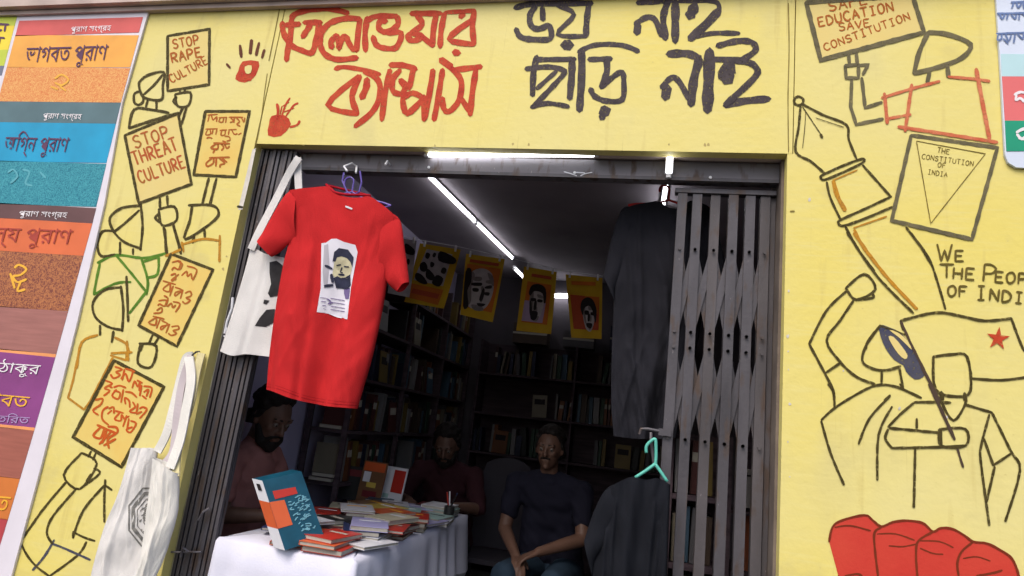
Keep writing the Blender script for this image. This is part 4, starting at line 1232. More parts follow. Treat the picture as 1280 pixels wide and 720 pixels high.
# ================================================================== lit tubes on the lintel, the ceiling and the back wall
def tube_light(p, q, label, r=.011):
    t = thing('tube_light', label, 'tube light', group='lit tube lights')
    p, q = Vector(p), Vector(q)
    MB().tube([p, q], r, 10).build('tube', M_TUBE, t, smooth=True)
    d = (q - p).normalized()
    up = Vector((0, .3, 1)).normalized()
    a = MB().bar(p - d * .02 + up * .022, q + d * .02 + up * .022, .03, .014, d.cross(up))
    a.build('batten', M_WHITEP, t)
    for e, s in ((p, -1), (q, 1)):
        MB().tube([e + d * s * .0, e + d * s * .018], r * 1.25, 10).build('end_cap', M_WHITEP, t)
    return t
tube_light(W(536, 193.5, .065), W(743, 193.5, .065), 'long lit tube across the lintel above the doorway', .0085)
tube_light(WZ(534, 219, 3.07), WZ(593, 277, 3.07), 'nearest lit tube in the diagonal row on the ceiling', .0085)
tube_light(WZ(596, 280, 3.07), WZ(640, 323, 3.07), 'second lit tube in the diagonal row on the ceiling', .0085)
tube_light(WZ(643, 336, 2.98), WZ(655, 348, 2.98), 'short lit tube at the far end of the diagonal row', .0085)
tube_light(WZ(838, 193, 2.66) + Vector((0, 0, .0)), WZ(835, 222, 2.72), 'short lit tube directly above the red hanger', .012) if False else None
tube_light(WZ(833, 229, 3.06), WZ(828, 262, 3.06), 'lit tube on the ceiling partly hidden by the black t-shirt', .0085)
t_ = tube_light(W(837.5, 194, .062), W(836, 217, .066), 'stubby lit tube standing on the lintel above the red hanger', .0085)
tube_light(W(686, 369.5, 3.93), W(722, 370, 3.93), 'distant lit tube on the back wall between the hanging posters', .022)

# ================================================================== portraits printed on the hanging posters
M_PYEL = mat('print_mustard', (.55, .33, .02), .6, .12)
M_PORG = mat('print_orange', (.52, .14, .02), .6, .15)
M_PRED = mat('print_brick_red', (.42, .07, .03), .6, .15)
M_PGRY = mat('print_pale_grey', (.42, .38, .40), .6, .15, 20)
M_PLIL = mat('print_lilac', (.38, .28, .42), .6, .15)
M_PMID = mat('print_mid_grey', (.19, .165, .17), .6, .2, 40)
M_PBLK = mat('print_black', (.022, .018, .020), .6, .2)
def poster(label, quad, y, layers, tilt=.0):
    t = thing('hanging_poster', label, 'poster', group='posters pegged on a string inside the shop')
    c = [W(px, py, y) for px, py in quad]                     # TL TR BR BL
    def pos(u, v, off=0):
        p = c[0].lerp(c[1], u).lerp(c[3].lerp(c[2], u), v)
        return p + Vector((0, .012 * math.sin(v * 2.6 + u) * v - off + tilt * v, 0))
    a = MB()
    n_, m_ = 6, 8
    a.add([pos(i / n_, j / m_) for j in range(m_ + 1) for i in range(n_ + 1)], [(j * (n_ + 1) + i, (j + 1) * (n_ + 1) + i, (j + 1) * (n_ + 1) + i + 1, j * (n_ + 1) + i + 1) for j in range(m_) for i in range(n_)])
    a.build('sheet', layers[0], t)
    for k, (nm, m, outs) in enumerate(layers[1:]):
        a = MB()
        pf = lambda x, yv, off, k=k: pos(x / 100, yv / 100, .0015 + k * .0009 + off * 0)
        for o in parse(outs):
            fill(a, o, 0, pf, 12, smooth=3 if 'ground' not in nm and 'title' not in nm else 0)
        a.build(nm, m, t)
    for u in (.12, .88):
        p = pos(u, 0)
        MB().box(p + Vector((-.006, -.010, -.02)), p + Vector((.006, .006, .022))).build('clothes_peg', M_WHITEP, t)
    return t
def face(kind):
    if kind == 0:                                             # three-quarter face filling the sheet
        return [('red_ground', M_PORG, '6,16 95,16 92,86 4,86'),
                ('title_bar', M_PRED, '12,8 88,8 88,13 12,13'),
                ('printed_face', M_PGRY, '14,40 24,26 50,20 74,26 84,44 84,60 78,74 64,84 30,86 12,78 8,60'),
                ('printed_midtone', M_PMID, '12,40 22,28 30,34 24,52 28,74 20,82 10,74; 62,26 78,30 84,44 76,42; 50,50 58,50 60,72 52,72 54,60; 30,80 60,80 66,86 40,88; 28,36 48,34 48,40 30,42; 62,38 78,36 78,42 63,42'),
                ('printed_shadow', M_PBLK, '4,30 18,24 22,44 14,60 22,84 6,86; 24,46 50,43 50,48 26,50; 62,48 78,44 79,49 63,51; 28,54 44,53 44,58 30,59; 62,57 76,56 75,61 63,61; 56,52 62,54 60,70 50,70; 46,76 70,75 62,80 50,80')]
    if kind == 1:
        return [('orange_ground', M_PORG, '16,22 88,22 86,86 12,86'),
                ('title_bar', M_PRED, '26,9 86,9 86,14 26,14'),
                ('lilac_ground', M_PLIL, '14,52 76,52 72,84 12,84'),
                ('printed_face', M_PGRY, '30,38 42,32 62,34 70,46 68,66 58,80 44,82 34,70 28,54'),
                ('printed_midtone', M_PMID, '30,42 38,38 40,56 40,70 34,68 28,54; 50,40 66,42 66,46 52,45; 44,62 52,60 54,68 42,68; 40,76 60,74 56,82 44,82'),
                ('printed_shadow', M_PBLK, '24,40 30,28 52,24 72,30 76,50 70,52 64,38 40,36 30,44; 32,48 46,47 46,51 33,52; 52,48 66,48 65,52 52,52; 44,50 50,52 50,64 42,64; 36,68 56,68 52,80 38,80; 30,52 36,56 40,78 32,70')]
    if kind == 2:
        return [('red_ground', M_PRED, '8,32 92,32 90,86 10,86'),
                ('orange_ground', M_PORG, '50,32 92,32 88,60 60,60'),
                ('title_bar', M_PORG, '14,10 82,8 82,14 14,16'),
                ('printed_face', M_PGRY, '42,50 52,42 70,44 78,58 76,74 66,88 52,86 44,72'),
                ('printed_midtone', M_PMID, '42,50 50,46 50,60 52,76 46,72; 60,48 70,48 70,54 60,54; 60,62 68,62 68,72 60,72; 56,80 68,80 62,87'),
                ('printed_shadow', M_PBLK, '36,52 42,40 58,34 74,38 84,54 80,76 74,60 64,48 48,52 42,64; 48,56 60,56 60,62 49,62; 66,58 76,58 76,63 67,62; 58,60 64,62 62,72 56,72; 52,76 70,76 66,84 54,82')]
    return [('grey_ground', M_PGRY, '20,8 84,10 82,64 8,62'),
            ('orange_ground', M_PORG, '6,68 86,70 84,96 4,92'),
            ('title_bar', M_PRED, '12,76 80,78 78,86 10,84'),
            ('printed_shadow', M_PBLK, '54,8 94,16 92,26 56,24; 22,14 32,16 30,24 22,22; 40,12 46,14 44,20 38,18; 14,34 24,30 34,38 30,46 18,44; 34,40 56,50 52,58 36,54; 60,48 78,52 74,66 54,62; 10,50 26,52 44,64 30,66 12,60; 70,34 80,36 78,44 68,42; 38,28 48,30 46,36 40,36')]
poster('orange footed collage poster nearest the red t-shirt', [(525, 304), (576, 312), (555, 386), (505, 377)], 1.5, [M_PYEL] + face(3))
poster('mustard poster filled by a pale three-quarter face', [(582.5, 317), (631, 324), (616, 403), (575, 393)], 1.6, [M_PYEL] + face(0))
poster('mustard poster of a small face on orange beside the tube lights', [(655, 333), (696, 340), (689, 418), (645, 413)], 1.75, [M_PYEL] + face(1))
poster('rightmost mustard poster of a face on brick red', [(707, 343), (753, 347.5), (752, 424), (714, 422)], 1.8, [M_PYEL] + face(2))
poster('black and white collage sheet half hidden by the red sleeve', [(492, 296), (521, 301), (512, 372), (484, 366)], 1.42, [M_PGRY] + [face(3)[3]])
st = [(440, 284), (484, 292), (525, 300), (576, 309), (631, 321), (696, 337), (753, 345), (860, 352)]
sy = [1.35, 1.42, 1.5, 1.57, 1.66, 1.76, 1.8, 1.9]
tag(MB().tube([W(p[0], p[1], y) for p, y in zip(st, sy)], .0022, 5).build('poster_string', M_WHITEP), 'thin white string the posters hang from', 'string')

# ================================================================== book cases and their books
BOOKC = [('dark red', (.16, .025, .02)), ('navy', (.02, .03, .09)), ('white', (.42, .40, .40)), ('cream', (.40, .34, .24)), ('green', (.03, .10, .05)), ('orange', (.36, .11, .02)),
         ('black', (.02, .02, .022)), ('sky blue', (.08, .18, .28)), ('brown', (.11, .06, .03)), ('mustard', (.34, .22, .03)), ('maroon', (.09, .015, .02)), ('grey', (.18, .17, .18))]
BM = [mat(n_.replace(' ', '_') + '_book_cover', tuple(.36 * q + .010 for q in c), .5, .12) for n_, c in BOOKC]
M_PAGE = mat('book_pages', (.38, .35, .30), .8, .08, 60)
PROTO = {}
def shelf_book(w, h, d, ci):
    """upright book, spine towards -y, with page block; box corners at 0"""
    key = (round(w, 3), round(h, 2), ci)
    if key not in PROTO:
        a = MB()
        a.box((0, 0, 0), (w, .003, h)).box((0, .003, 0), (.002, d, h)).box((w - .002, .003, 0), (w, d, h))
        a.box((.002, .004, .003), (w - .002, d - .004, h - .003), 1)
        a.box((.001, -.0008, h * .60), (w - .001, 0, h * .78), 1 if ci % 5 == 0 else 0)
        me = bpy.data.meshes.new('book')
        me.from_pydata(a.v, [], a.f)
        for p, i in zip(me.polygons, a.mi):
            p.material_index = i
        me.materials.append(BM[ci]); me.materials.append(M_PAGE)
        PROTO[key] = me
    return PROTO[key]
ORD = ['lowest', 'second', 'third', 'fourth', 'fifth', 'sixth', 'top']
def nth(k):
    ones = ['', 'first', 'second', 'third', 'fourth', 'fifth', 'sixth', 'seventh', 'eighth', 'ninth', 'tenth', 'eleventh', 'twelfth', 'thirteenth', 'fourteenth', 'fifteenth', 'sixteenth', 'seventeenth', 'eighteenth', 'nineteenth']
    if k < 20: return ones[k]
    tens = ['twent', 'thirt', 'fort', 'fift', 'sixt'][k // 10 - 2]
    return tens + 'ieth' if k % 10 == 0 else tens + 'y-' + ones[k % 10]
def bookcase(label, where, end, p0, along, into, length, depth, levels, height, fillp, group, opened=False, skip=()):
    """p0 near corner on the floor; along = direction of the shelves; into = towards the wall"""
    t = thing('bookcase', label, 'bookcase')
    p0, along, into = Vector(p0), Vector(along), Vector(into)
    Mx = Matrix(((along.x, into.x, 0), (along.y, into.y, 0), (0, 0, 1)))
    def loc(a, b, c):
        return p0 + along * a + into * b + Vector((0, 0, c))
    T4 = Matrix.Translation(p0) @ Mx.to_4x4()
    if not opened:
        MB().box((0, depth - .012, 0), (length, depth, height), 0, T4).build('back_panel', M_WOOD, t)
    k = max(1, round(length / .85))
    for i in range(k + 1):
        x = i * (length - .02) / k
        if opened and i < 2:
            for y_ in (0, depth - .045):
                MB().box((x, y_, 0), (x + .022, y_ + .03, height), 0, T4).build('upright', M_WOOD, t)
            continue
        MB().box((x, 0, 0), (x + .02, depth - .013, height), 0, T4).build('upright', M_WOOD, t)
    for z in levels:
        for i in range(k):
            x0, x1 = i * (length - .02) / k + .021, (i + 1) * (length - .02) / k - .001
            MB().box((x0, .002, z - .02), (x1, depth - .014, z), 0, T4).build('shelf', M_WOOD, t)
    cnt = 0
    ang = math.atan2(along.y, along.x)
    for li, z in enumerate(levels):
        top = (levels[li + 1] - .02 if li + 1 < len(levels) else height) - z
        x = .03
        if li in skip:
            continue
        nb_ = 0
        while x < length - .06:
            if random.random() > fillp:
                x += random.uniform(.04, .16); continue
            run = random.randint(3, 9)
            for _ in range(run):
                w = random.choice([.020, .026, .032, .040, .052])
                h = min(random.choice([.18, .20, .22, .24, .26]), top - .03)
                if x + w > length - .05 or any(abs((x + w / 2) - i * (length - .02) / k - .01) < .03 for i in range(k + 1)):
                    x += .05; break
                ci = random.randrange(len(BM))
                me = shelf_book(w, h, .15, ci)
                o = bpy.data.objects.new('book', me)
                COL.objects.link(o)
                lean = random.uniform(-.03, .03) if random.random() < .8 else random.uniform(-.16, .16)
                o.matrix_world = Matrix.Translation(loc(x, .02 + random.uniform(0, .03), z + .004)) @ Mx.to_4x4() @ Matrix.Rotation(lean, 4, 'Y')
                nb_ += 1
                tag(o, f'{BOOKC[ci][0]} book, {nth(nb_)} from the {end} on the {ORD[min(li, 6)]} shelf of the {where}', 'book', group)
                x += w + .0035 + abs(lean) * h * .8
                cnt += 1
    return t, cnt
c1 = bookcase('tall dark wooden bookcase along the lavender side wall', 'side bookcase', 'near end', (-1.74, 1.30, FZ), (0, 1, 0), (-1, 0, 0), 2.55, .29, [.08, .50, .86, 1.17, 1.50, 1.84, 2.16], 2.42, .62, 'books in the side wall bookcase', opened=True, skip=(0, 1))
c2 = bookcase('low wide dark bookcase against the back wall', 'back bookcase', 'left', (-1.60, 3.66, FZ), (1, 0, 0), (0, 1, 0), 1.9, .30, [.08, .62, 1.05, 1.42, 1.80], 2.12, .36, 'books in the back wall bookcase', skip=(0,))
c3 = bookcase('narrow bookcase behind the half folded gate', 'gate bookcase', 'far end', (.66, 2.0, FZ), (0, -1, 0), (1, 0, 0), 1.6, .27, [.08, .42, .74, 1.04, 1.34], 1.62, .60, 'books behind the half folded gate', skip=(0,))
print('BOOKS', c1[1], c2[1], c3[1])
# bundles and boxes on top and between, back wall
for k, (x, w, h, m, lb) in enumerate([(-1.3, .34, .20, 'brown', 'brown carton on top of the back bookcase'), (-.80, .30, .16, 'grey', 'grey parcel on top of the back bookcase'), (-.35, .28, .24, 'navy', 'navy parcel on top of the back bookcase'), (.02, .22, .18, 'cream', 'cream parcel at the right end of the back bookcase')]):
    t = thing('parcel', lb, 'parcel', group='parcels on top of the back bookcase')
    MB().box((x, 3.70, FZ + 2.122), (x + w, 3.94, FZ + 2.12 + h)).build('wrapping', MATS[m + '_book_cover'], t)
    MB().box((x - .001, 3.699, FZ + 2.12 + h * .45), (x + w + .001, 3.702, FZ + 2.12 + h * .45 + .02)).build('tape', M_PAGE, t)
c4 = bookcase('small rack close behind the half folded gate', 'gate rack', 'left', (.115, .36, FZ), (1, 0, 0), (0, 1, 0), .245, .20, [.30, .58, .86, 1.12], 1.36, .95, 'books in the small rack behind the gate')
for o in COL.objects:
    if o.get('group') == 'books in the small rack behind the gate':
        pass
# white carton and orange folder by the right gate
t = thing('storage_carton', 'pale carton standing in the narrow bookcase behind the gate', 'carton')
c_ = W(948, 612, .42)
MB().box((c_.x - .055, .42, c_.z - .075), (c_.x + .055, .60, c_.z + .07)).build('carton_body', mat('pale_card', (.36, .34, .33), .8), t)
MB().box((c_.x - .053, .418, c_.z + .045), (c_.x + .053, .42, c_.z + .052)).build('carton_slot', M_PBLK, t)
c_ = W(948, 675, .42)
t = thing('folder', 'rust orange box folder below the pale carton', 'folder')
MB().box((c_.x - .055, .42, c_.z - .12), (c_.x + .055, .62, c_.z + .085)).build('folder_body', mat('rust_card', (.22, .07, .035), .7, .2), t)
MB().box((c_.x - .02, .417, c_.z - .02), (c_.x + .02, .42, c_.z + .04)).build('folder_label', M_PAPER, t)
t = thing('stool', 'plain wooden stand holding the carton and folder behind the gate', 'stand')
MB().box((.37, .40, FZ), (.60, .66, c_.z - .122)).build('stand_body', M_WOOD, t)
MB().box((.36, .39, c_.z + .088), (.61, .66, c_.z + .10)).build('stand_shelf', M_WOOD, t)

# ================================================================== the cloth covered table and what lies on it
TZ = 1.0
TX0, TX1, TY0, TY1 = -1.600, -1.005, .02, 1.62
tt = thing('book_table', 'wooden table hidden under the white cloth', 'table')
MB().box((TX0 + .01, TY0 + .01, TZ - .03), (TX1 - .01, TY1 - .01, TZ - .004)).build('table_top', M_WOOD, tt)
for x in (TX0 + .03, TX1 - .07):
    for y in (TY0 + .03, TY1 - .07):
        MB().box((x, y, FZ), (x + .04, y + .04, TZ - .031)).build('leg', M_WOOD, tt)
# cloth: top sheet plus pleated drop
a = MB()
per = []
def edge_pts():
    out = []
    N1, N2 = 46, 90
    for i in range(N1): out.append((TX0 + (TX1 - TX0) * i / N1, TY0, 0, -1))
    for i in range(N2): out.append((TX1, TY0 + (TY1 - TY0) * i / N2, 1, 0))
    for i in range(N1): out.append((TX1 + (TX0 - TX1) * i / N1, TY1, 0, 1))
    for i in range(N2): out.append((TX0, TY1 + (TY0 - TY1) * i / N2, -1, 0))
    return out
E_ = edge_pts()
ne = len(E_)
rows_ = 14
vs = []
for j in range(rows_ + 1):
    v = j / rows_
    for i, (x, y, nx, ny) in enumerate(E_):
        s = i / ne * 2 * PI
        drop_max = .66 if (ny < 0 or nx < 0) else (.34 + .02 * math.sin(y * 5)) if nx > 0 else .4
        if nx > 0:
            drop_max = .66 - .36 * min(1, max(0, (y - .02) / 1.2))
        z = TZ - drop_max * v
        b = (.006 + .028 * v) * (.55 + .45 * math.sin(s * 23 + 2.2 * math.sin(s * 5))) + .020 * v
        if j == 0: b = -.012
        if j == 1: b = .004; z = TZ - .010
        vs.append((x + nx * b, y + ny * b, z + (.004 * math.sin(s * 14) if j > 1 else .002 * (j == 0))))
fs = [(j * ne + i, (j + 1) * ne + i, (j + 1) * ne + (i + 1) % ne, j * ne + (i + 1) % ne) for j in range(rows_) for i in range(ne)]
a.add(vs, fs)
# top
cx_, cy_ = (TX0 + TX1) / 2, (TY0 + TY1) / 2
rg = [vs[i] for i in range(ne)]
prev = 0
inner = []
base_i = 0
k0 = len(a.v)
for r_ in range(1, 6):
    f = 1 - r_ / 6
    for i in range(ne):
        x, y, z = rg[i]
        X_, Y_ = cx_ + (x - cx_) * f, cy_ + (y - cy_) * f
        a.v.append((X_, Y_, TZ + .002 + .0025 * math.sin(X_ * 31) * math.sin(Y_ * 17)))
for r_ in range(5):
    o0 = 0 if r_ == 0 else k0 + (r_ - 1) * ne
    o1 = k0 + r_ * ne
    for i in range(ne):
        a.f.append((o0 + i, o0 + (i + 1) % ne, o1 + (i + 1) % ne, o1 + i)); a.mi.append(0)
a.f.append(tuple(k0 + 4 * ne + i for i in range(ne))); a.mi.append(0)
tag(a.build('table_cloth', M_CLOTH, smooth=True), 'white cloth draped over the book table in the doorway', 'tablecloth')

def flat_book(x, y, z, w, d, h, rot, cover, label, group='books and magazines lying on the white table', title=True, name='book'):
    t = bpy.data.objects.new(name, None)
    COL.objects.link(t)
    t.location = (x, y, z); t.rotation_euler = (0, 0, rot)
    tag(t, label, 'book', group)
    hw, hd = w / 2, d / 2
    a = MB().box((-hw, -hd, 0), (hw, hd, .0016)).box((-hw, -hd, h - .0016), (hw, hd, h)).box((-hw, -hd, .0016), (-hw + .002, hd, h - .0016))
    a.build('cover', cover, t)
    MB().box((-hw + .0022, -hd + .003, .0017), (hw - .003, hd - .003, h - .0017)).build('pages', M_PAGE, t)
    if title:
        MB().box((-hw * .6, hd * .25, h), (hw * .6, hd * .45, h + .0006)).build('title_block', random.choice([M_PAPER, M_YOR, M_PAGE, M_PBLK]), t)
    return t
TC = {'red': mat('glossy_red_cover', (.42, .03, .02), .35, .1), 'vermilion': mat('glossy_vermilion_cover', (.55, .10, .03), .35, .1), 'white': mat('glossy_white_cover', (.62, .62, .66), .35, .05),
      'maroon': mat('glossy_maroon_cover', (.14, .02, .025), .35, .1), 'navy': mat('glossy_navy_cover', (.02, .03, .09), .35, .1), 'teal': mat('glossy_teal_cover', (.006, .060, .10), .35, .15, 20),
      'cream': mat('glossy_cream_cover', (.52, .48, .34), .35, .08), 'mint': mat('glossy_mint_cover', (.30, .45, .42), .35, .08), 'black': mat('glossy_black_cover', (.02, .02, .02), .35, .1),
      'lavender': mat('glossy_lavender_cover', (.38, .36, .60), .35, .08), 'brown': mat('glossy_brown_cover', (.16, .08, .04), .35, .1), 'yellow': mat('glossy_yellow_cover', (.55, .40, .08), .35, .1)}
stacks = [  # x, y, rot, list of colours from the bottom
    (-1.315, .16, .10, ['vermilion', 'red', 'vermilion']),
    (-1.17, .13, -.12, ['red', 'vermilion', 'red']),
    (-1.13, .36, .25, ['black', 'white', 'navy', 'lavender']),
    (-1.34, .42, -.3, ['maroon', 'red', 'cream', 'black']),
    (-1.10, .60, -.08, ['brown', 'red', 'maroon', 'vermilion', 'cream']),
    (-1.30, .68, .35, ['white', 'cream', 'navy', 'maroon', 'white']),
    (-1.47, .62, .1, ['red', 'maroon', 'red']),
    (-1.08, .86, .15, ['cream', 'brown', 'red']),
    (-1.30, .95, -.2, ['black', 'brown', 'cream', 'yellow']),
    (-1.50, .92, .2, ['maroon', 'navy', 'cream']),
    (-1.075, 1.12, .05, ['white', 'mint']),
    (-1.10, 1.36, -.1, ['teal', 'white', 'mint', 'white']),
    (-1.36, 1.25, .3, ['brown', 'cream', 'white']),
    (-1.53, 1.22, -.2, ['black', 'maroon'])]
pos_w2 = None
pos_w = ['front left corner', 'front edge', 'right front part', 'middle front part', 'right side', 'middle', 'left side', 'right side beyond the middle', 'rear middle', 'rear left part', 'right rear edge', 'far right corner', 'far middle', 'far left corner']
lv = ['bottom', 'second', 'third', 'fourth', 'fifth']
for (x, y, rot, cols), pw in zip(stacks, pos_w):
    z = TZ + .006
    for i, cn in enumerate(cols):
        h = random.uniform(.010, .022)
        top_ = 'topmost' if i == len(cols) - 1 else lv[i]
        flat_book(x + random.uniform(-.02, .02), y + random.uniform(-.02, .02), z, random.uniform(.14, .17), random.uniform(.20, .235), h, rot + random.uniform(-.22, .22), TC[cn],
                  f'{cn} book, {top_} in the stack on the {pw} of the table')
        z += h + .0012
loose = [(-1.20, .27, .5, 'maroon', 2), (-1.06, .24, -.3, 'white', 1), (-1.245, .50, .9, 'black', 3), (-1.06, .47, .2, 'red', 3), (-1.19, .78, -.5, 'vermilion', 4), (-1.42, .80, .6, 'cream', 2), (-1.19, 1.02, .3, 'mint', 3),
         (-1.42, 1.08, -.4, 'brown', 3), (-1.22, 1.30, .4, 'lavender', 2), (-1.47, .30, .3, 'navy', 1), (-1.055, .98, -.2, 'lavender', 1), (-1.24, 1.14, 1.1, 'red', 2), (-1.37, .26, 1.2, 'white', 4), (-1.50, 1.42, .2, 'teal', 2), (-1.20, 1.46, .1, 'maroon', 2)]
for x, y, rot, cn, lev in loose:
    flat_book(x, y, TZ + .006 + .016 * lev, .15, .215, .012, rot, TC[cn], f'loose {cn} book lying askew {"beside" if lev < 2 else "across"} the stacks {"at the front" if y < .29 else "near the front" if y < .4 else "mid table" if y < .9 else "toward the rear"} {"on the right" if x > -1.25 else "on the left"}')
# the big two-tone book propped up at the front
bk = thing('standing_book', 'thick teal book with a white and orange spine standing at the table front', 'book')
b0 = WZ(343, 684, TZ + .006)
spd = (W(360, 672, b0.y + .03) - b0); spd.z = 0
sd_ = Vector((.80, -.28, 0)).normalized() * .060                  # along the spine's thickness
cd_ = Vector((.62, .72, .27)).normalized() * .155                     # along the cover's width
ud_ = Vector((-.160, .02, .232))
def prism(o_, u_, v_, w_):
    vs = [o_, o_ + u_, o_ + u_ + v_, o_ + v_, o_ + w_, o_ + u_ + w_, o_ + u_ + v_ + w_, o_ + v_ + w_]
    return vs, [(0, 3, 2, 1), (4, 5, 6, 7), (0, 1, 5, 4), (1, 2, 6, 5), (2, 3, 7, 6), (3, 0, 4, 7)]
a = MB(); a.add(*prism(b0, sd_, cd_, ud_)); a.build('cover', TC['teal'], bk)
nsp = sd_.cross(ud_).normalized()
if nsp.y > 0: nsp = -nsp
for (f0, f1, m, nm) in ((0, .30, TC['white'], 'spine_band'), (.30, .68, TC['vermilion'], 'spine_band'), (.68, 1, TC['white'], 'spine_band')):
    a = MB(); a.add(*prism(b0 + ud_ * f0 + nsp * .0022, sd_, -nsp * .002, ud_ * (f1 - f0))); a.build(nm, m, bk)
ncv = cd_.cross(ud_).normalized()
if ncv.x < 0: ncv = -ncv
co = b0 + sd_ + ncv * .0004
def on_cover(u, v):
    return co + cd_ * u + ud_ * v + ncv * .0012
a = MB(); a.add([on_cover(.0, .30), on_cover(.0, .68), on_cover(.36, .66), on_cover(.36, .30)], [(0, 1, 2, 3)]); a.build('cover_band', TC['vermilion'], bk)
a = MB(); a.add([on_cover(.15, .70), on_cover(.15, .82), on_cover(.72, .80), on_cover(.72, .70)], [(0, 1, 2, 3)]); a.build('cover_title', TC['red'], bk)
a = MB()
for k in range(60):
    u, v = random.uniform(.40, .84), random.uniform(.16, .68)
    a.bar(on_cover(u, v) + ncv * .001, on_cover(u + random.uniform(.04, .12), v + random.uniform(-.02, .03)) + ncv * .001, .004, .0006, ud_.normalized())
a.build('cover_drawing', mat('pale_cyan_print', (.15, .36, .45), .5), bk, kind='stuff')
nb = sd_.normalized()
a = MB()
q0 = b0 + nsp * .0048
a.add([q0 + sd_ * .35 + ud_ * .84, q0 + sd_ * .72 + ud_ * .84, q0 + sd_ * .72 + ud_ * .94, q0 + sd_ * .35 + ud_ * .94], [(0, 1, 2, 3)])
a.build('spine_logo', M_PBLK, bk)
# leaning magazines at the back of the table
def leaning(px, py, y, w, h, m, label, blocks, tilt=.14, rot=0):
    t = thing('magazine', label, 'magazine', group='magazines propped at the back of the table')
    p = W(px, py, y); p.z = TZ + .006
    M_ = Matrix.Translation(p) @ Matrix.Rotation(rot, 4, 'Z') @ Matrix.Rotation(-tilt, 4, 'X')
    MB().box((-w / 2, 0, 0), (w / 2, .010, h), 0, M_).build('cover', m, t)
    for (u0, v0, u1, v1, bm_) in blocks:
        MB().box((-w / 2 + w * u0, -.0014, h * v0), (-w / 2 + w * u1, -.0003, h * v1), 0, M_).build('printed_block', bm_, t)
    return t
leaning(461, 612, 1.42, .17, .25, TC['brown'], 'orange topped magazine with white letters propped on the table', [(.05, .76, .95, .97, TC['vermilion']), (.1, .5, .4, .74, M_PAPER), (.3, .38, .7, .5, TC['yellow']), (.2, .15, .8, .3, TC['maroon'])], rot=-.2)
leaning(489, 612, 1.46, .16, .23, TC['white'], 'white and red magazine leaning beside the orange topped one', [(.40, .35, .97, .93, TC['red']), (.05, .1, .35, .3, TC['mint'])], rot=-.35)
leaning(437, 610, 1.48, .15, .20, TC['black'], 'black magazine propped behind the book stacks', [(.1, .7, .9, .9, TC['maroon'])], rot=.1)
# stand and clutter at the far corner: pen cup and stapled slips
t = thing('pen_cup', 'small dark steel cup with pens at the far corner of the table', 'cup')
pc_ = Vector((-1.03, 1.40, TZ + .085))
MB().tube([(-1.02, 1.24, TZ + .006), (-1.02, 1.24, TZ + .085)], .03, 12).build('cup_body', TC['black'], t, smooth=False)
for k in range(4):
    MB().tube([(-1.02 + .01 * math.cos(k * 2), 1.24 + .01 * math.sin(k * 2), TZ + .09), (-1.02 + .035 * math.cos(k * 2.1), 1.24 + .03 * math.sin(k * 2.1), TZ + .16)], .004, 6).build('pen', [TC['navy'], TC['white'], TC['red'], TC['black']][k], t)

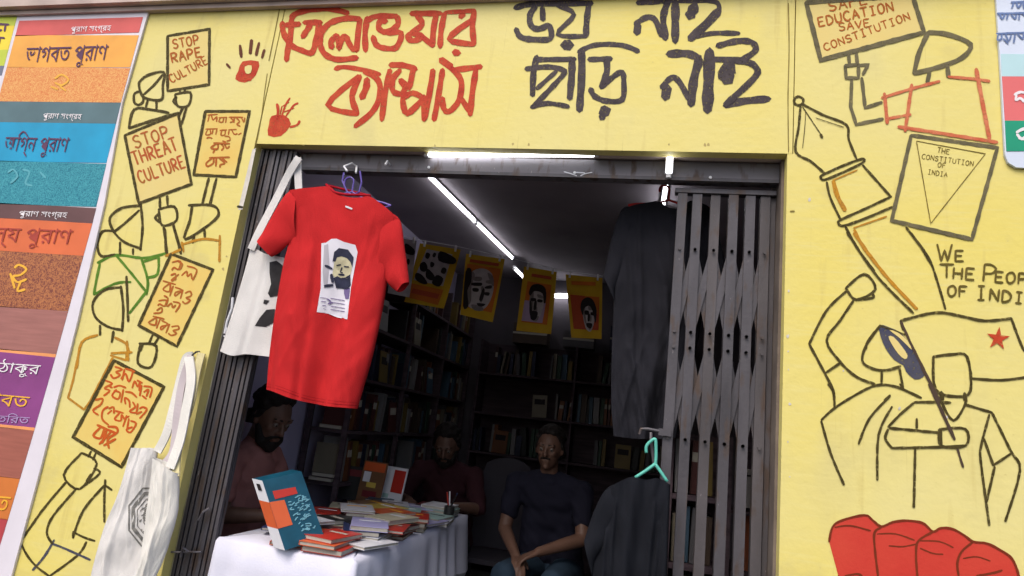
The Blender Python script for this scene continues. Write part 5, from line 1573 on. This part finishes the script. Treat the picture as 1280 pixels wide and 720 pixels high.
# ================================================================== people
M_SKIN = mat('brown_skin', (.11, .058, .040), .5, .10, 14, .15, 90)
M_HAIR = mat('black_hair', (.016, .013, .012), .6, .3, 30, .8, 160)
M_EYEW = mat('eye_white', (.17, .14, .12), .3, .02)
M_SH1 = mat('brick_brown_shirt', (.30, .13, .115), .85, .12, 8, .4, 200)
M_SH2 = mat('dark_maroon_shirt', (.040, .014, .018), .85, .15, 8, .4, 200)
M_SH3 = mat('ink_navy_shirt', (.011, .011, .020), .85, .15, 8, .4, 200)
M_JEAN = mat('blue_jeans', (.02, .035, .055), .85, .2, 12, .4, 200)
M_TROU = mat('dark_trousers', (.03, .03, .035), .85, .2)
class Flesh:
    """closed shapes that overlap and are then fused into one continuous surface"""
    def __init__(s):
        s.b = MB()
    def cap(s, p, q, r1, r2, n=14):
        p, q = Vector(p), Vector(q)
        d = q - p
        pts, rs = [], []
        u = d.normalized() if d.length > 1e-6 else Vector((0, 0, 1))
        for k in range(4):
            a = PI / 2 * (1 - k / 4)
            pts.append(p - u * r1 * math.sin(a)); rs.append(max(.0006, r1 * math.cos(a)))
        for k in range(5):
            pts.append(p + d * (k / 4)); rs.append(r1 + (r2 - r1) * k / 4)
        for k in range(1, 5):
            a = PI / 2 * k / 4
            pts.append(q + u * r2 * math.sin(a)); rs.append(max(.0006, r2 * math.cos(a)))
        s.b.tube(pts, rs, n)
        return s
    def chain(s, pts, rs):
        for i in range(len(pts) - 1):
            s.cap(pts[i], pts[i + 1], rs[i], rs[i + 1])
        return s
    def ell(s, c, r, M=None, n=18):
        c = Vector(c)
        vs, fs = [], []
        for j in range(n + 1):
            th = PI * (j + .0) / n
            for i in range(n * 2):
                ph = PI * i / n
                v = Vector((r[0] * math.sin(th) * math.cos(ph), r[1] * math.sin(th) * math.sin(ph), r[2] * math.cos(th)))
                if j in (0, n): v += Vector((math.cos(ph), math.sin(ph), 0)) * .0003
                if M is not None: v = M @ v
                vs.append(c + v)
        w = n * 2
        for j in range(n):
            for i in range(w):
                fs.append((j * w + i, (j + 1) * w + i, (j + 1) * w + (i + 1) % w, j * w + (i + 1) % w))
        fs.append(tuple(range(w))); fs.append(tuple(n * w + i for i in range(w))[::-1])
        s.b.add(vs, fs)
        return s
    def fuse(s, name, m, parent, vox=.008, smooth=6, **kw):
        me = bpy.data.meshes.new('tmp')
        me.from_pydata(s.b.v, [], s.b.f)
        bm = bmesh.new(); bm.from_mesh(me); bmesh.ops.recalc_face_normals(bm, faces=bm.faces); bm.to_mesh(me); bm.free()
        o = bpy.data.objects.new('tmp', me)
        COL.objects.link(o)
        r = o.modifiers.new('r', 'REMESH'); r.mode = 'VOXEL'; r.voxel_size = vox
        k = o.modifiers.new('s', 'SMOOTH'); k.iterations = smooth; k.factor = .5
        dg = bpy.context.evaluated_depsgraph_get()
        out = bpy.data.meshes.new_from_object(o.evaluated_get(dg))
        bpy.data.objects.remove(o); bpy.data.meshes.remove(me)
        out.name = name
        out.materials.clear()
        return link(name, out, m, parent, smooth=True, **kw)
def hand(fl, wrist, direction, palm_n, curl=.5, side=1, size=1.0):
    """palm, four unequal bent fingers and a thumb leaving the side of the palm"""
    d = Vector(direction).normalized()
    nn = Vector(palm_n); nn = (nn - d * nn.dot(d)).normalized()
    sd = d.cross(nn).normalized() * side
    w = Vector(wrist)
    k = size
    for f in (-.026, -.009, .009, .026):
        fl.cap(w + d * .005 + sd * f * .6 * k, w + d * .082 * k + sd * f * k, .014 * k, .0115 * k, 8)
    for f, L in ((-.029, .060), (-.010, .074), (.010, .080), (.029, .072)):
        p = w + d * .086 * k + sd * f * k
        a1, a2 = curl * .7, curl * 1.7
        q = p + (d * math.cos(a1) + nn * math.sin(a1)) * L * .5 * k
        r = q + (d * math.cos(a2) + nn * math.sin(a2)) * L * .32 * k
        r2 = r + (d * math.cos(a2 * 1.3) + nn * math.sin(a2 * 1.3)) * L * .24 * k
        fl.cap(p, q, .0088 * k, .0082 * k, 8).cap(q, r, .0082 * k, .0076 * k, 8).cap(r, r2, .0076 * k, .0066 * k, 8)
    p = w + d * .022 * k + sd * .026 * k
    q = p + (d * .62 + sd * .62 + nn * .35).normalized() * .042 * k
    r = q + (d * .85 + sd * .15 + nn * .5).normalized() * .032 * k
    fl.cap(p, q, .0125 * k, .0105 * k, 8).cap(q, r, .0105 * k, .0085 * k, 8)
def person(label, J, look, shirt_m, trouser_m, beard, hair_long=1.0, size=1.0, collar=False, curls=(.5, .5)):
    """J: joint positions; look: the direction of the face"""
    J = {k: Vector(v) for k, v in J.items()}
    t = thing('person', label, 'person')
    fw = Vector(look).normalized()
    up0 = Vector((0, 0, 1)); rt = fw.cross(up0).normalized(); up = rt.cross(fw).normalized()
    M = Matrix((rt, fw, up)).transposed()                            # local x right, y forward, z up
    h = J['head']
    k = size
    def H(x, y, z): return h + M @ Vector((x * k, y * k, z * k))
    f = Flesh()
    f.ell(h + M @ Vector((0, -.008, .018)) * k, (.076 * k, .096 * k, .100 * k), M)
    f.ell(H(0, .020, -.040), (.058 * k, .070 * k, .072 * k), M)
    f.cap(H(0, .074, -.088), H(0, .052, -.084), .020 * k, .034 * k)                       # chin
    f.cap(H(-.035, .060, -.012), H(.035, .060, -.012), .021 * k, .021 * k)                # cheeks
    f.cap(H(-.036, .082, .030), H(.036, .082, .030), .012 * k, .012 * k)                  # brow
    f.cap(H(0, .088, .020), H(0, .108, -.022), .0085 * k, .0125 * k)                      # nose
    f.cap(H(-.012, .094, -.024), H(.012, .094, -.024), .009 * k, .009 * k)
    f.cap(H(-.018, .086, -.052), H(.018, .086, -.052), .0085 * k, .0085 * k)              # lips
    f.cap(H(-.014, .084, -.062), H(.014, .084, -.062), .0085 * k, .0085 * k)
    for s in (-1, 1):
        f.cap(H(s * .078, -.004, .016), H(s * .076, .004, -.020), .013 * k, .009 * k)     # ears
    f.cap(J['neck'], h + M @ Vector((0, -.02, -.05)) * k, .056, .052)
    nk, ch, pv = J['neck'], J['chest'], J['pelvis']
    sl, sr, hl, hr = J['sl'], J['sr'], J['hl'], J['hr']
    def torso(fl, e):
        ax = (sr - sl).normalized()
        dn = (pv - nk).normalized()
        fr = ax.cross(dn).normalized()
        Mt = Matrix((ax, fr, -dn)).transposed()
        fl.cap(nk + dn * .02, sl + dn * .02, .052 + e, .056 + e).cap(nk + dn * .02, sr + dn * .02, .052 + e, .056 + e)
        fl.ell(nk.lerp(ch, .55), (.165 + e, .105 + e, .15), Mt)
        fl.ell(ch, (.150 + e, .108 + e, .17), Mt)
        fl.ell(ch.lerp(pv, .55), (.145 + e, .108 + e, .16), Mt)
        fl.ell(pv, (.165 + e, .120 + e, .12), Mt)
        fl.cap(ch + ax * .06, hr, .095 + e, .09 + e).cap(ch - ax * .06, hl, .095 + e, .09 + e)
    torso(f, 0)
    for s, sh in (('l', sl), ('r', sr)):
        e_, w_ = J['e' + s], J['w' + s]
        f.chain([sh, sh.lerp(e_, .5), e_], [.052, .046, .039])
        f.chain([e_, e_.lerp(w_, .35), w_], [.039, .037, .026])
        hip, kn, an = J['h' + s], J['k' + s], J['a' + s]
        f.chain([hip, hip.lerp(kn, .5), kn], [.088, .074, .056])
        f.chain([kn, kn.lerp(an, .35), an], [.056, .055, .036])
        ft = J['f' + s]
        f.cap(an + Vector((0, 0, -.03)), ft, .034, .026)
    hand(f, J['wl'], J['dl'], J.get('nl', (0, 0, -1)), curls[0], J.get('tl', Vector((1, 0, 0))).x)
    hand(f, J['wr'], J['dr'], J.get('nr', (0, 0, -1)), curls[1], J.get('tr', Vector((-1, 0, 0))).x)
    f.fuse('body', M_SKIN, t, .0062, 5)
    # shirt
    g_ = Flesh(); torso(g_, .014)
    for s, sh in (('l', sl), ('r', sr)):
        e_ = J['e' + s]
        q = sh.lerp(e_, J.get('sleeve', Vector((.62, 0, 0))).x)
        g_.cap(sh, q, .066, .058)
    g_.cap(nk + Vector((0, 0, .012)), nk - Vector((0, 0, .03)), .058, .09)
    so = g_.fuse('shirt', shirt_m, t, .0075, 4)
    me = so.data                                                     # creases
    nv_ = len(me.vertices)
    co = [0.0] * (nv_ * 3); no = [0.0] * (nv_ * 3)
    me.vertices.foreach_get('co', co); me.vertex_normals.foreach_get('vector', no)
    for i in range(nv_):
        x, y, z = co[i * 3:i * 3 + 3]
        d_ = .004 * math.sin(z * 55 + x * 24 + 3 * math.sin(y * 14)) * math.sin(x * 31 + y * 17) + .0015 * math.sin(z * 97 + x * 60 + 2 * math.sin(x * 20))
        for k_ in range(3):
            co[i * 3 + k_] += no[i * 3 + k_] * d_
    me.vertices.foreach_set('co', co)
    me.update()
    g_ = Flesh()
    g_.ell(pv + Vector((0, 0, -.01)), (.178, .132, .115))
    for s in 'lr':
        hip, kn, an = J['h' + s], J['k' + s], J['a' + s]
        g_.chain([hip, hip.lerp(kn, .5), kn], [.102, .088, .070]).chain([kn, kn.lerp(an, .5), an.lerp(kn, .1)], [.070, .064, .052])
    g_.fuse('trousers', trouser_m, t, .010, 4)
    # hair
    g_ = Flesh()
    random.seed(hash(label) % 100 if False else len(label))
    g_.ell(H(0, -.022, .042), (.081 * k, .088 * k, .082 * k), M)
    for q in range(190):
        th, ph = random.uniform(0, 2 * PI), random.uniform(0, 1.35)
        d_ = Vector((math.sin(ph) * math.cos(th), math.sin(ph) * math.sin(th) * 1.0, math.cos(ph)))
        if d_.y > .35 and d_.z < .62: continue
        g_.ell(H(d_.x * .080, -.020 + d_.y * .090, .044 + d_.z * .090), [.0135 * k * hair_long * random.uniform(.7, 1.5)] * 3, n=5)
    for s in (-1, 1):
        g_.cap(H(s * .074, .010, .030), H(s * .072, -.02, -.02), .014 * k, .020 * k)
    g_.cap(H(-.05, -.075, -.03), H(.05, -.075, -.03), .034 * k, .034 * k)
    # keep the hair off the face
    ho = g_.fuse('hair', M_HAIR, t, .005, 1)
    if beard:
        g_ = Flesh()
        g_.chain([H(-.062, .020, -.030), H(-.048, .052, -.078), H(0, .074, -.100), H(.048, .052, -.078), H(.062, .020, -.030)], [.014 * k, .022 * k, .026 * k, .022 * k, .014 * k])
        g_.cap(H(0, .076, -.085), H(0, .066, -.112), .024 * k, .018 * k)
        g_.chain([H(-.030, .086, -.050), H(0, .097, -.038), H(.030, .086, -.050)], [.007 * k] * 3)
        g_.cap(H(-.030, .086, -.050), H(-.036, .070, -.075), .008 * k, .014 * k).cap(H(.030, .086, -.050), H(.036, .070, -.075), .008 * k, .014 * k)
        for q in range(24):
            a_ = random.uniform(-1, 1)
            g_.ell(H(a_ * .055, .070 - .045 * abs(a_), -.095 + .03 * abs(a_) + random.uniform(-.012, .01)), [.010 * k] * 3, n=6)
        g_.fuse('beard', M_HAIR, t, .005, 2)
    else:
        g_ = Flesh(); g_.chain([H(-.026, .090, -.043), H(0, .100, -.037), H(.026, .090, -.043)], [.0055 * k] * 3); g_.fuse('moustache', M_HAIR, t, .0035, 1)
    for s in (-1, 1):
        f2 = Flesh(); f2.ell(H(s * .031, .078, .010), (.0115 * k, .0115 * k, .0115 * k), n=8)
        f2.b.build('eye', M_EYEW, t, smooth=True)
        f2 = Flesh(); f2.ell(H(s * .031, .0865, .008), (.0055 * k, .0045 * k, .0055 * k), n=6)
        f2.b.build('pupil', M_HAIR, t, smooth=True)
        f2 = Flesh(); f2.cap(H(s * .016, .092, .034), H(s * .048, .080, .036), .0042 * k, .0034 * k, 6)
        f2.b.build('eyebrow', M_HAIR, t, smooth=True)
    return t
# the bearded man on the left, side on, reading at the table
person('bearded man in brick brown t-shirt sitting at the left side of the table', dict(
    head=(-1.800, .56, 1.462), neck=(-1.865, .565, 1.315), chest=(-1.90, .565, 1.09), pelvis=(-1.90, .58, .79),
    sl=(-1.885, .76, 1.265), sr=(-1.865, .385, 1.262), el=(-1.80, .84, 1.05), er=(-1.83, .345, 1.02), wl=(-1.60, .72, 1.035), wr=(-1.60, .42, 1.04),
    dl=(1, -.25, -.05), dr=(1, .3, -.03), hl=(-1.88, .69, .76), hr=(-1.88, .48, .76), kl=(-1.50, .72, .74), kr=(-1.50, .45, .74), al=(-1.52, .72, .33), ar=(-1.52, .45, .33),
    fl=(-1.40, .72, .285), fr=(-1.40, .45, .285)), (.90, -.32, -.42), M_SH1, M_TROU, True, 1.25, 1.12)
# the man behind the far end of the table
person('bearded man in dark maroon shirt bent over the far end of the table', dict(
    head=(-1.27, 1.86, 1.385), neck=(-1.27, 1.95, 1.262), chest=(-1.27, 2.03, 1.04), pelvis=(-1.27, 2.10, .76),
    sl=(-1.08, 1.95, 1.205), sr=(-1.46, 1.95, 1.205), el=(-.99, 1.80, 1.02), er=(-1.53, 1.80, 1.02), wl=(-1.09, 1.60, 1.04), wr=(-1.38, 1.58, 1.04),
    dl=(-.35, -1, -.05), dr=(.4, -1, -.02), hl=(-1.17, 2.08, .74), hr=(-1.37, 2.08, .74), kl=(-1.14, 1.70, .72), kr=(-1.40, 1.70, .72), al=(-1.13, 1.72, .33), ar=(-1.41, 1.72, .33),
    fl=(-1.13, 1.60, .285), fr=(-1.41, 1.60, .285), tl=(-1, 0, 0), tr=(1, 0, 0), sleeve=(.95, 0, 0)), (.10, -.86, -.50), M_SH2, M_TROU, True, 1.1, 1.02)
# the man in navy by the hanging shirts
person('man in ink navy t-shirt and jeans sitting in the shadow near the hanging shirts', dict(
    head=(-.525, 1.50, 1.450), neck=(-.52, 1.545, 1.300), chest=(-.50, 1.60, 1.07), pelvis=(-.47, 1.68, .78),
    sl=(-.315, 1.56, 1.235), sr=(-.715, 1.56, 1.235), el=(-.285, 1.44, .985), er=(-.745, 1.50, .975), wl=(-.50, 1.255, .915), wr=(-.625, 1.285, .875),
    dl=(-.80, -.45, -.35), dr=(.35, -.85, -.25), hl=(-.37, 1.62, .76), hr=(-.57, 1.62, .76), kl=(-.40, 1.17, .79), kr=(-.66, 1.17, .79), al=(-.42, 1.14, .33), ar=(-.68, 1.14, .33),
    fl=(-.42, 1.01, .285), fr=(-.70, 1.01, .285), tl=(-1, 0, 0), tr=(1, 0, 0)), (-.10, -1, -.10), M_SH3, M_JEAN, False, 1.0, 1.0)
def stool(x, y, label, h=.44):
    t = thing('stool', label, 'stool')
    MB().tube([(x, y, FZ + h - .03), (x, y, FZ + h)], .16, 20).build('seat', mat('brown_plastic', (.12, .05, .035), .5), t)
    for sx in (-1, 1):
        for sy in (-1, 1):
            MB().tube([(x + sx * .09, y + sy * .09, FZ + h - .03), (x + sx * .13, y + sy * .13, FZ)], .014, 8).build('leg', MATS['brown_plastic'], t)
stool(-1.89, .58, 'round brown stool under the bearded man beside the table')
stool(-1.27, 2.10, 'round brown stool behind the far end of the table')
stool(-.47, 1.68, 'round brown stool under the man in navy')
# grey chair between the two men
t = thing('plastic_chair', 'empty grey high backed chair between the two seated men', 'chair')
M_CH = mat('grey_chair_plastic', (.05, .045, .055), .6, .1)
cx, cy = -.93, 2.12
MB().box((cx - .22, cy - .20, FZ + .42), (cx + .22, cy + .22, FZ + .45)).build('seat', M_CH, t)
a = MB()
n_ = 12
vs = []
for j in range(9):
    z = FZ + .46 + j * .078
    for s in (0, 1):
        for i in range(n_ + 1):
            u = i / n_ * 2 - 1
            wv = .21 - .05 * (j / 8) ** 3
            vs.append((cx + u * wv, cy + .20 + .06 * (j / 8) - .04 * u * u + s * .018, z - .05 * u * u * (j / 8) ** 2))
row = 2 * (n_ + 1)
fs = []
for j in range(8):
    for i in range(n_):
        p = j * row + i
        fs.append((p, p + 1, p + row + 1, p + row))
        q = p + n_ + 1
        fs.append((q, q + row, q + row + 1, q + 1))
for i in range(n_):
    p = 8 * row + i
    fs.append((p, p + 1, p + n_ + 2, p + n_ + 1))
for j in range(8):
    for i in (0, n_):
        p = j * row + i
        fs.append((p, p + row, p + row + n_ + 1, p + n_ + 1))
a.add(vs, fs).build('backrest', M_CH, t)
for sx in (-1, 1):
    for sy in (-1, 1):
        MB().tube([(cx + sx * .19, cy + sy * .17, FZ + .42), (cx + sx * .21, cy + sy * .20, FZ)], .016, 8).build('leg', M_CH, t)

# ================================================================== pamphlets shown face out on the side and back bookcases
rp = random.Random(11)
FO = [(-1.752, 1.75, .0, 1.50), (-1.752, 2.30, .0, 1.84), (-1.752, 2.05, .0, 1.17), (-1.752, 2.75, .0, 1.50), (-1.752, 3.10, .0, 1.17), (-1.752, 1.62, .0, 1.84)]
shp = ['near end of the fifth', 'middle of the sixth', 'middle of the fourth', 'far half of the fifth', 'far end of the fourth', 'near end of the sixth']
for (x, y, _, z), nm, cn in zip(FO, shp, ['mustard', 'cream', 'dark_red', 'sky_blue', 'orange', 'white']):
    t = thing('pamphlet', f'{cn.replace("_", " ")} pamphlet face out at the {nm} shelf, side bookcase', 'pamphlet')
    M_ = Matrix.Translation((x + .004, y, FZ + z + .004)) @ Matrix.Rotation(rp.uniform(-.06, .06), 4, 'X') @ Matrix.Rotation(-.10, 4, 'Y')
    MB().box((-.004, -.07, 0), (.002, .07, .21), 0, M_).build('cover', MATS[cn + '_book_cover'], t)
    MB().box((.0022, -.05, .12), (.0030, .05, .17), 0, M_).build('title_block', M_PBLK if cn in ('white', 'cream', 'mustard') else M_PAGE, t)
for k, (px, z, cn) in enumerate([(-.95, 1.42, 'cream'), (-.15, 1.05, 'mustard'), (-1.30, 1.05, 'orange')]):
    t = thing('pamphlet', f'{cn} pamphlet face out on the back bookcase {["behind the grey chair", "beside the man in navy", "behind the maroon shirt"][k]}', 'pamphlet')
    M_ = Matrix.Translation((px, 3.652, FZ + z + .004)) @ Matrix.Rotation(rp.uniform(-.08, .08), 4, 'Y') @ Matrix.Rotation(-.08, 4, 'X')
    MB().box((-.07, -.004, 0), (.07, .002, .21), 0, M_).build('cover', MATS[cn + '_book_cover'], t)
    MB().box((-.05, -.0052, .12), (.05, -.0042, .17), 0, M_).build('title_block', M_PBLK, t)

# ================================================================== two small flat piles on the open end of the side bookcase
for (z_, y_, cols) in ((FZ + 1.172, 1.42, ['cream', 'orange', 'white', 'brown', 'cream']), (FZ + .862, 1.40, ['maroon', 'grey', 'cream'])):
    zz = z_
    for i, cn in enumerate(cols):
        flat_book(-1.86, y_ + .02 * i, zz, .15, .21, .022, .1 * (i % 2), MATS[cn + '_book_cover'], f'{cn} book, {"topmost" if i == len(cols) - 1 else lv[i]} of the {"five" if len(cols) == 5 else "three"} piled flat in the side bookcase', 'books lying flat in the side bookcase', title=False)
        zz += .0235

# ================================================================== leave out shelf books that nothing of the picture shows
bpy.context.view_layer.update()
dg = bpy.context.evaluated_depsgraph_get()
rm = []
for o in [o for o in COL.objects if o.get('group', '').startswith('books in the') or o.get('group', '').startswith('books behind') or 'rack' in o.get('group', '')]:
    seen = False
    mw = o.matrix_world
    c8 = [mw @ Vector(b) for b in o.bound_box]
    ctr = sum(c8, Vector()) / 8
    for e in (EYE, EYE + Vector((-.45, 0, 0)), EYE + Vector((.45, 0, 0))):
        for p in [ctr] + [ctr.lerp(q, .8) for q in c8]:
            d = (p - e)
            h = S.ray_cast(dg, e, d.normalized(), distance=d.length + .2)
            if h[0] and h[4] is not None and h[4].name == o.name:
                seen = True
                break
        if seen: break
    if not seen:
        rm.append(o)
for o in rm:
    bpy.data.objects.remove(o)
print('left out', len(rm))
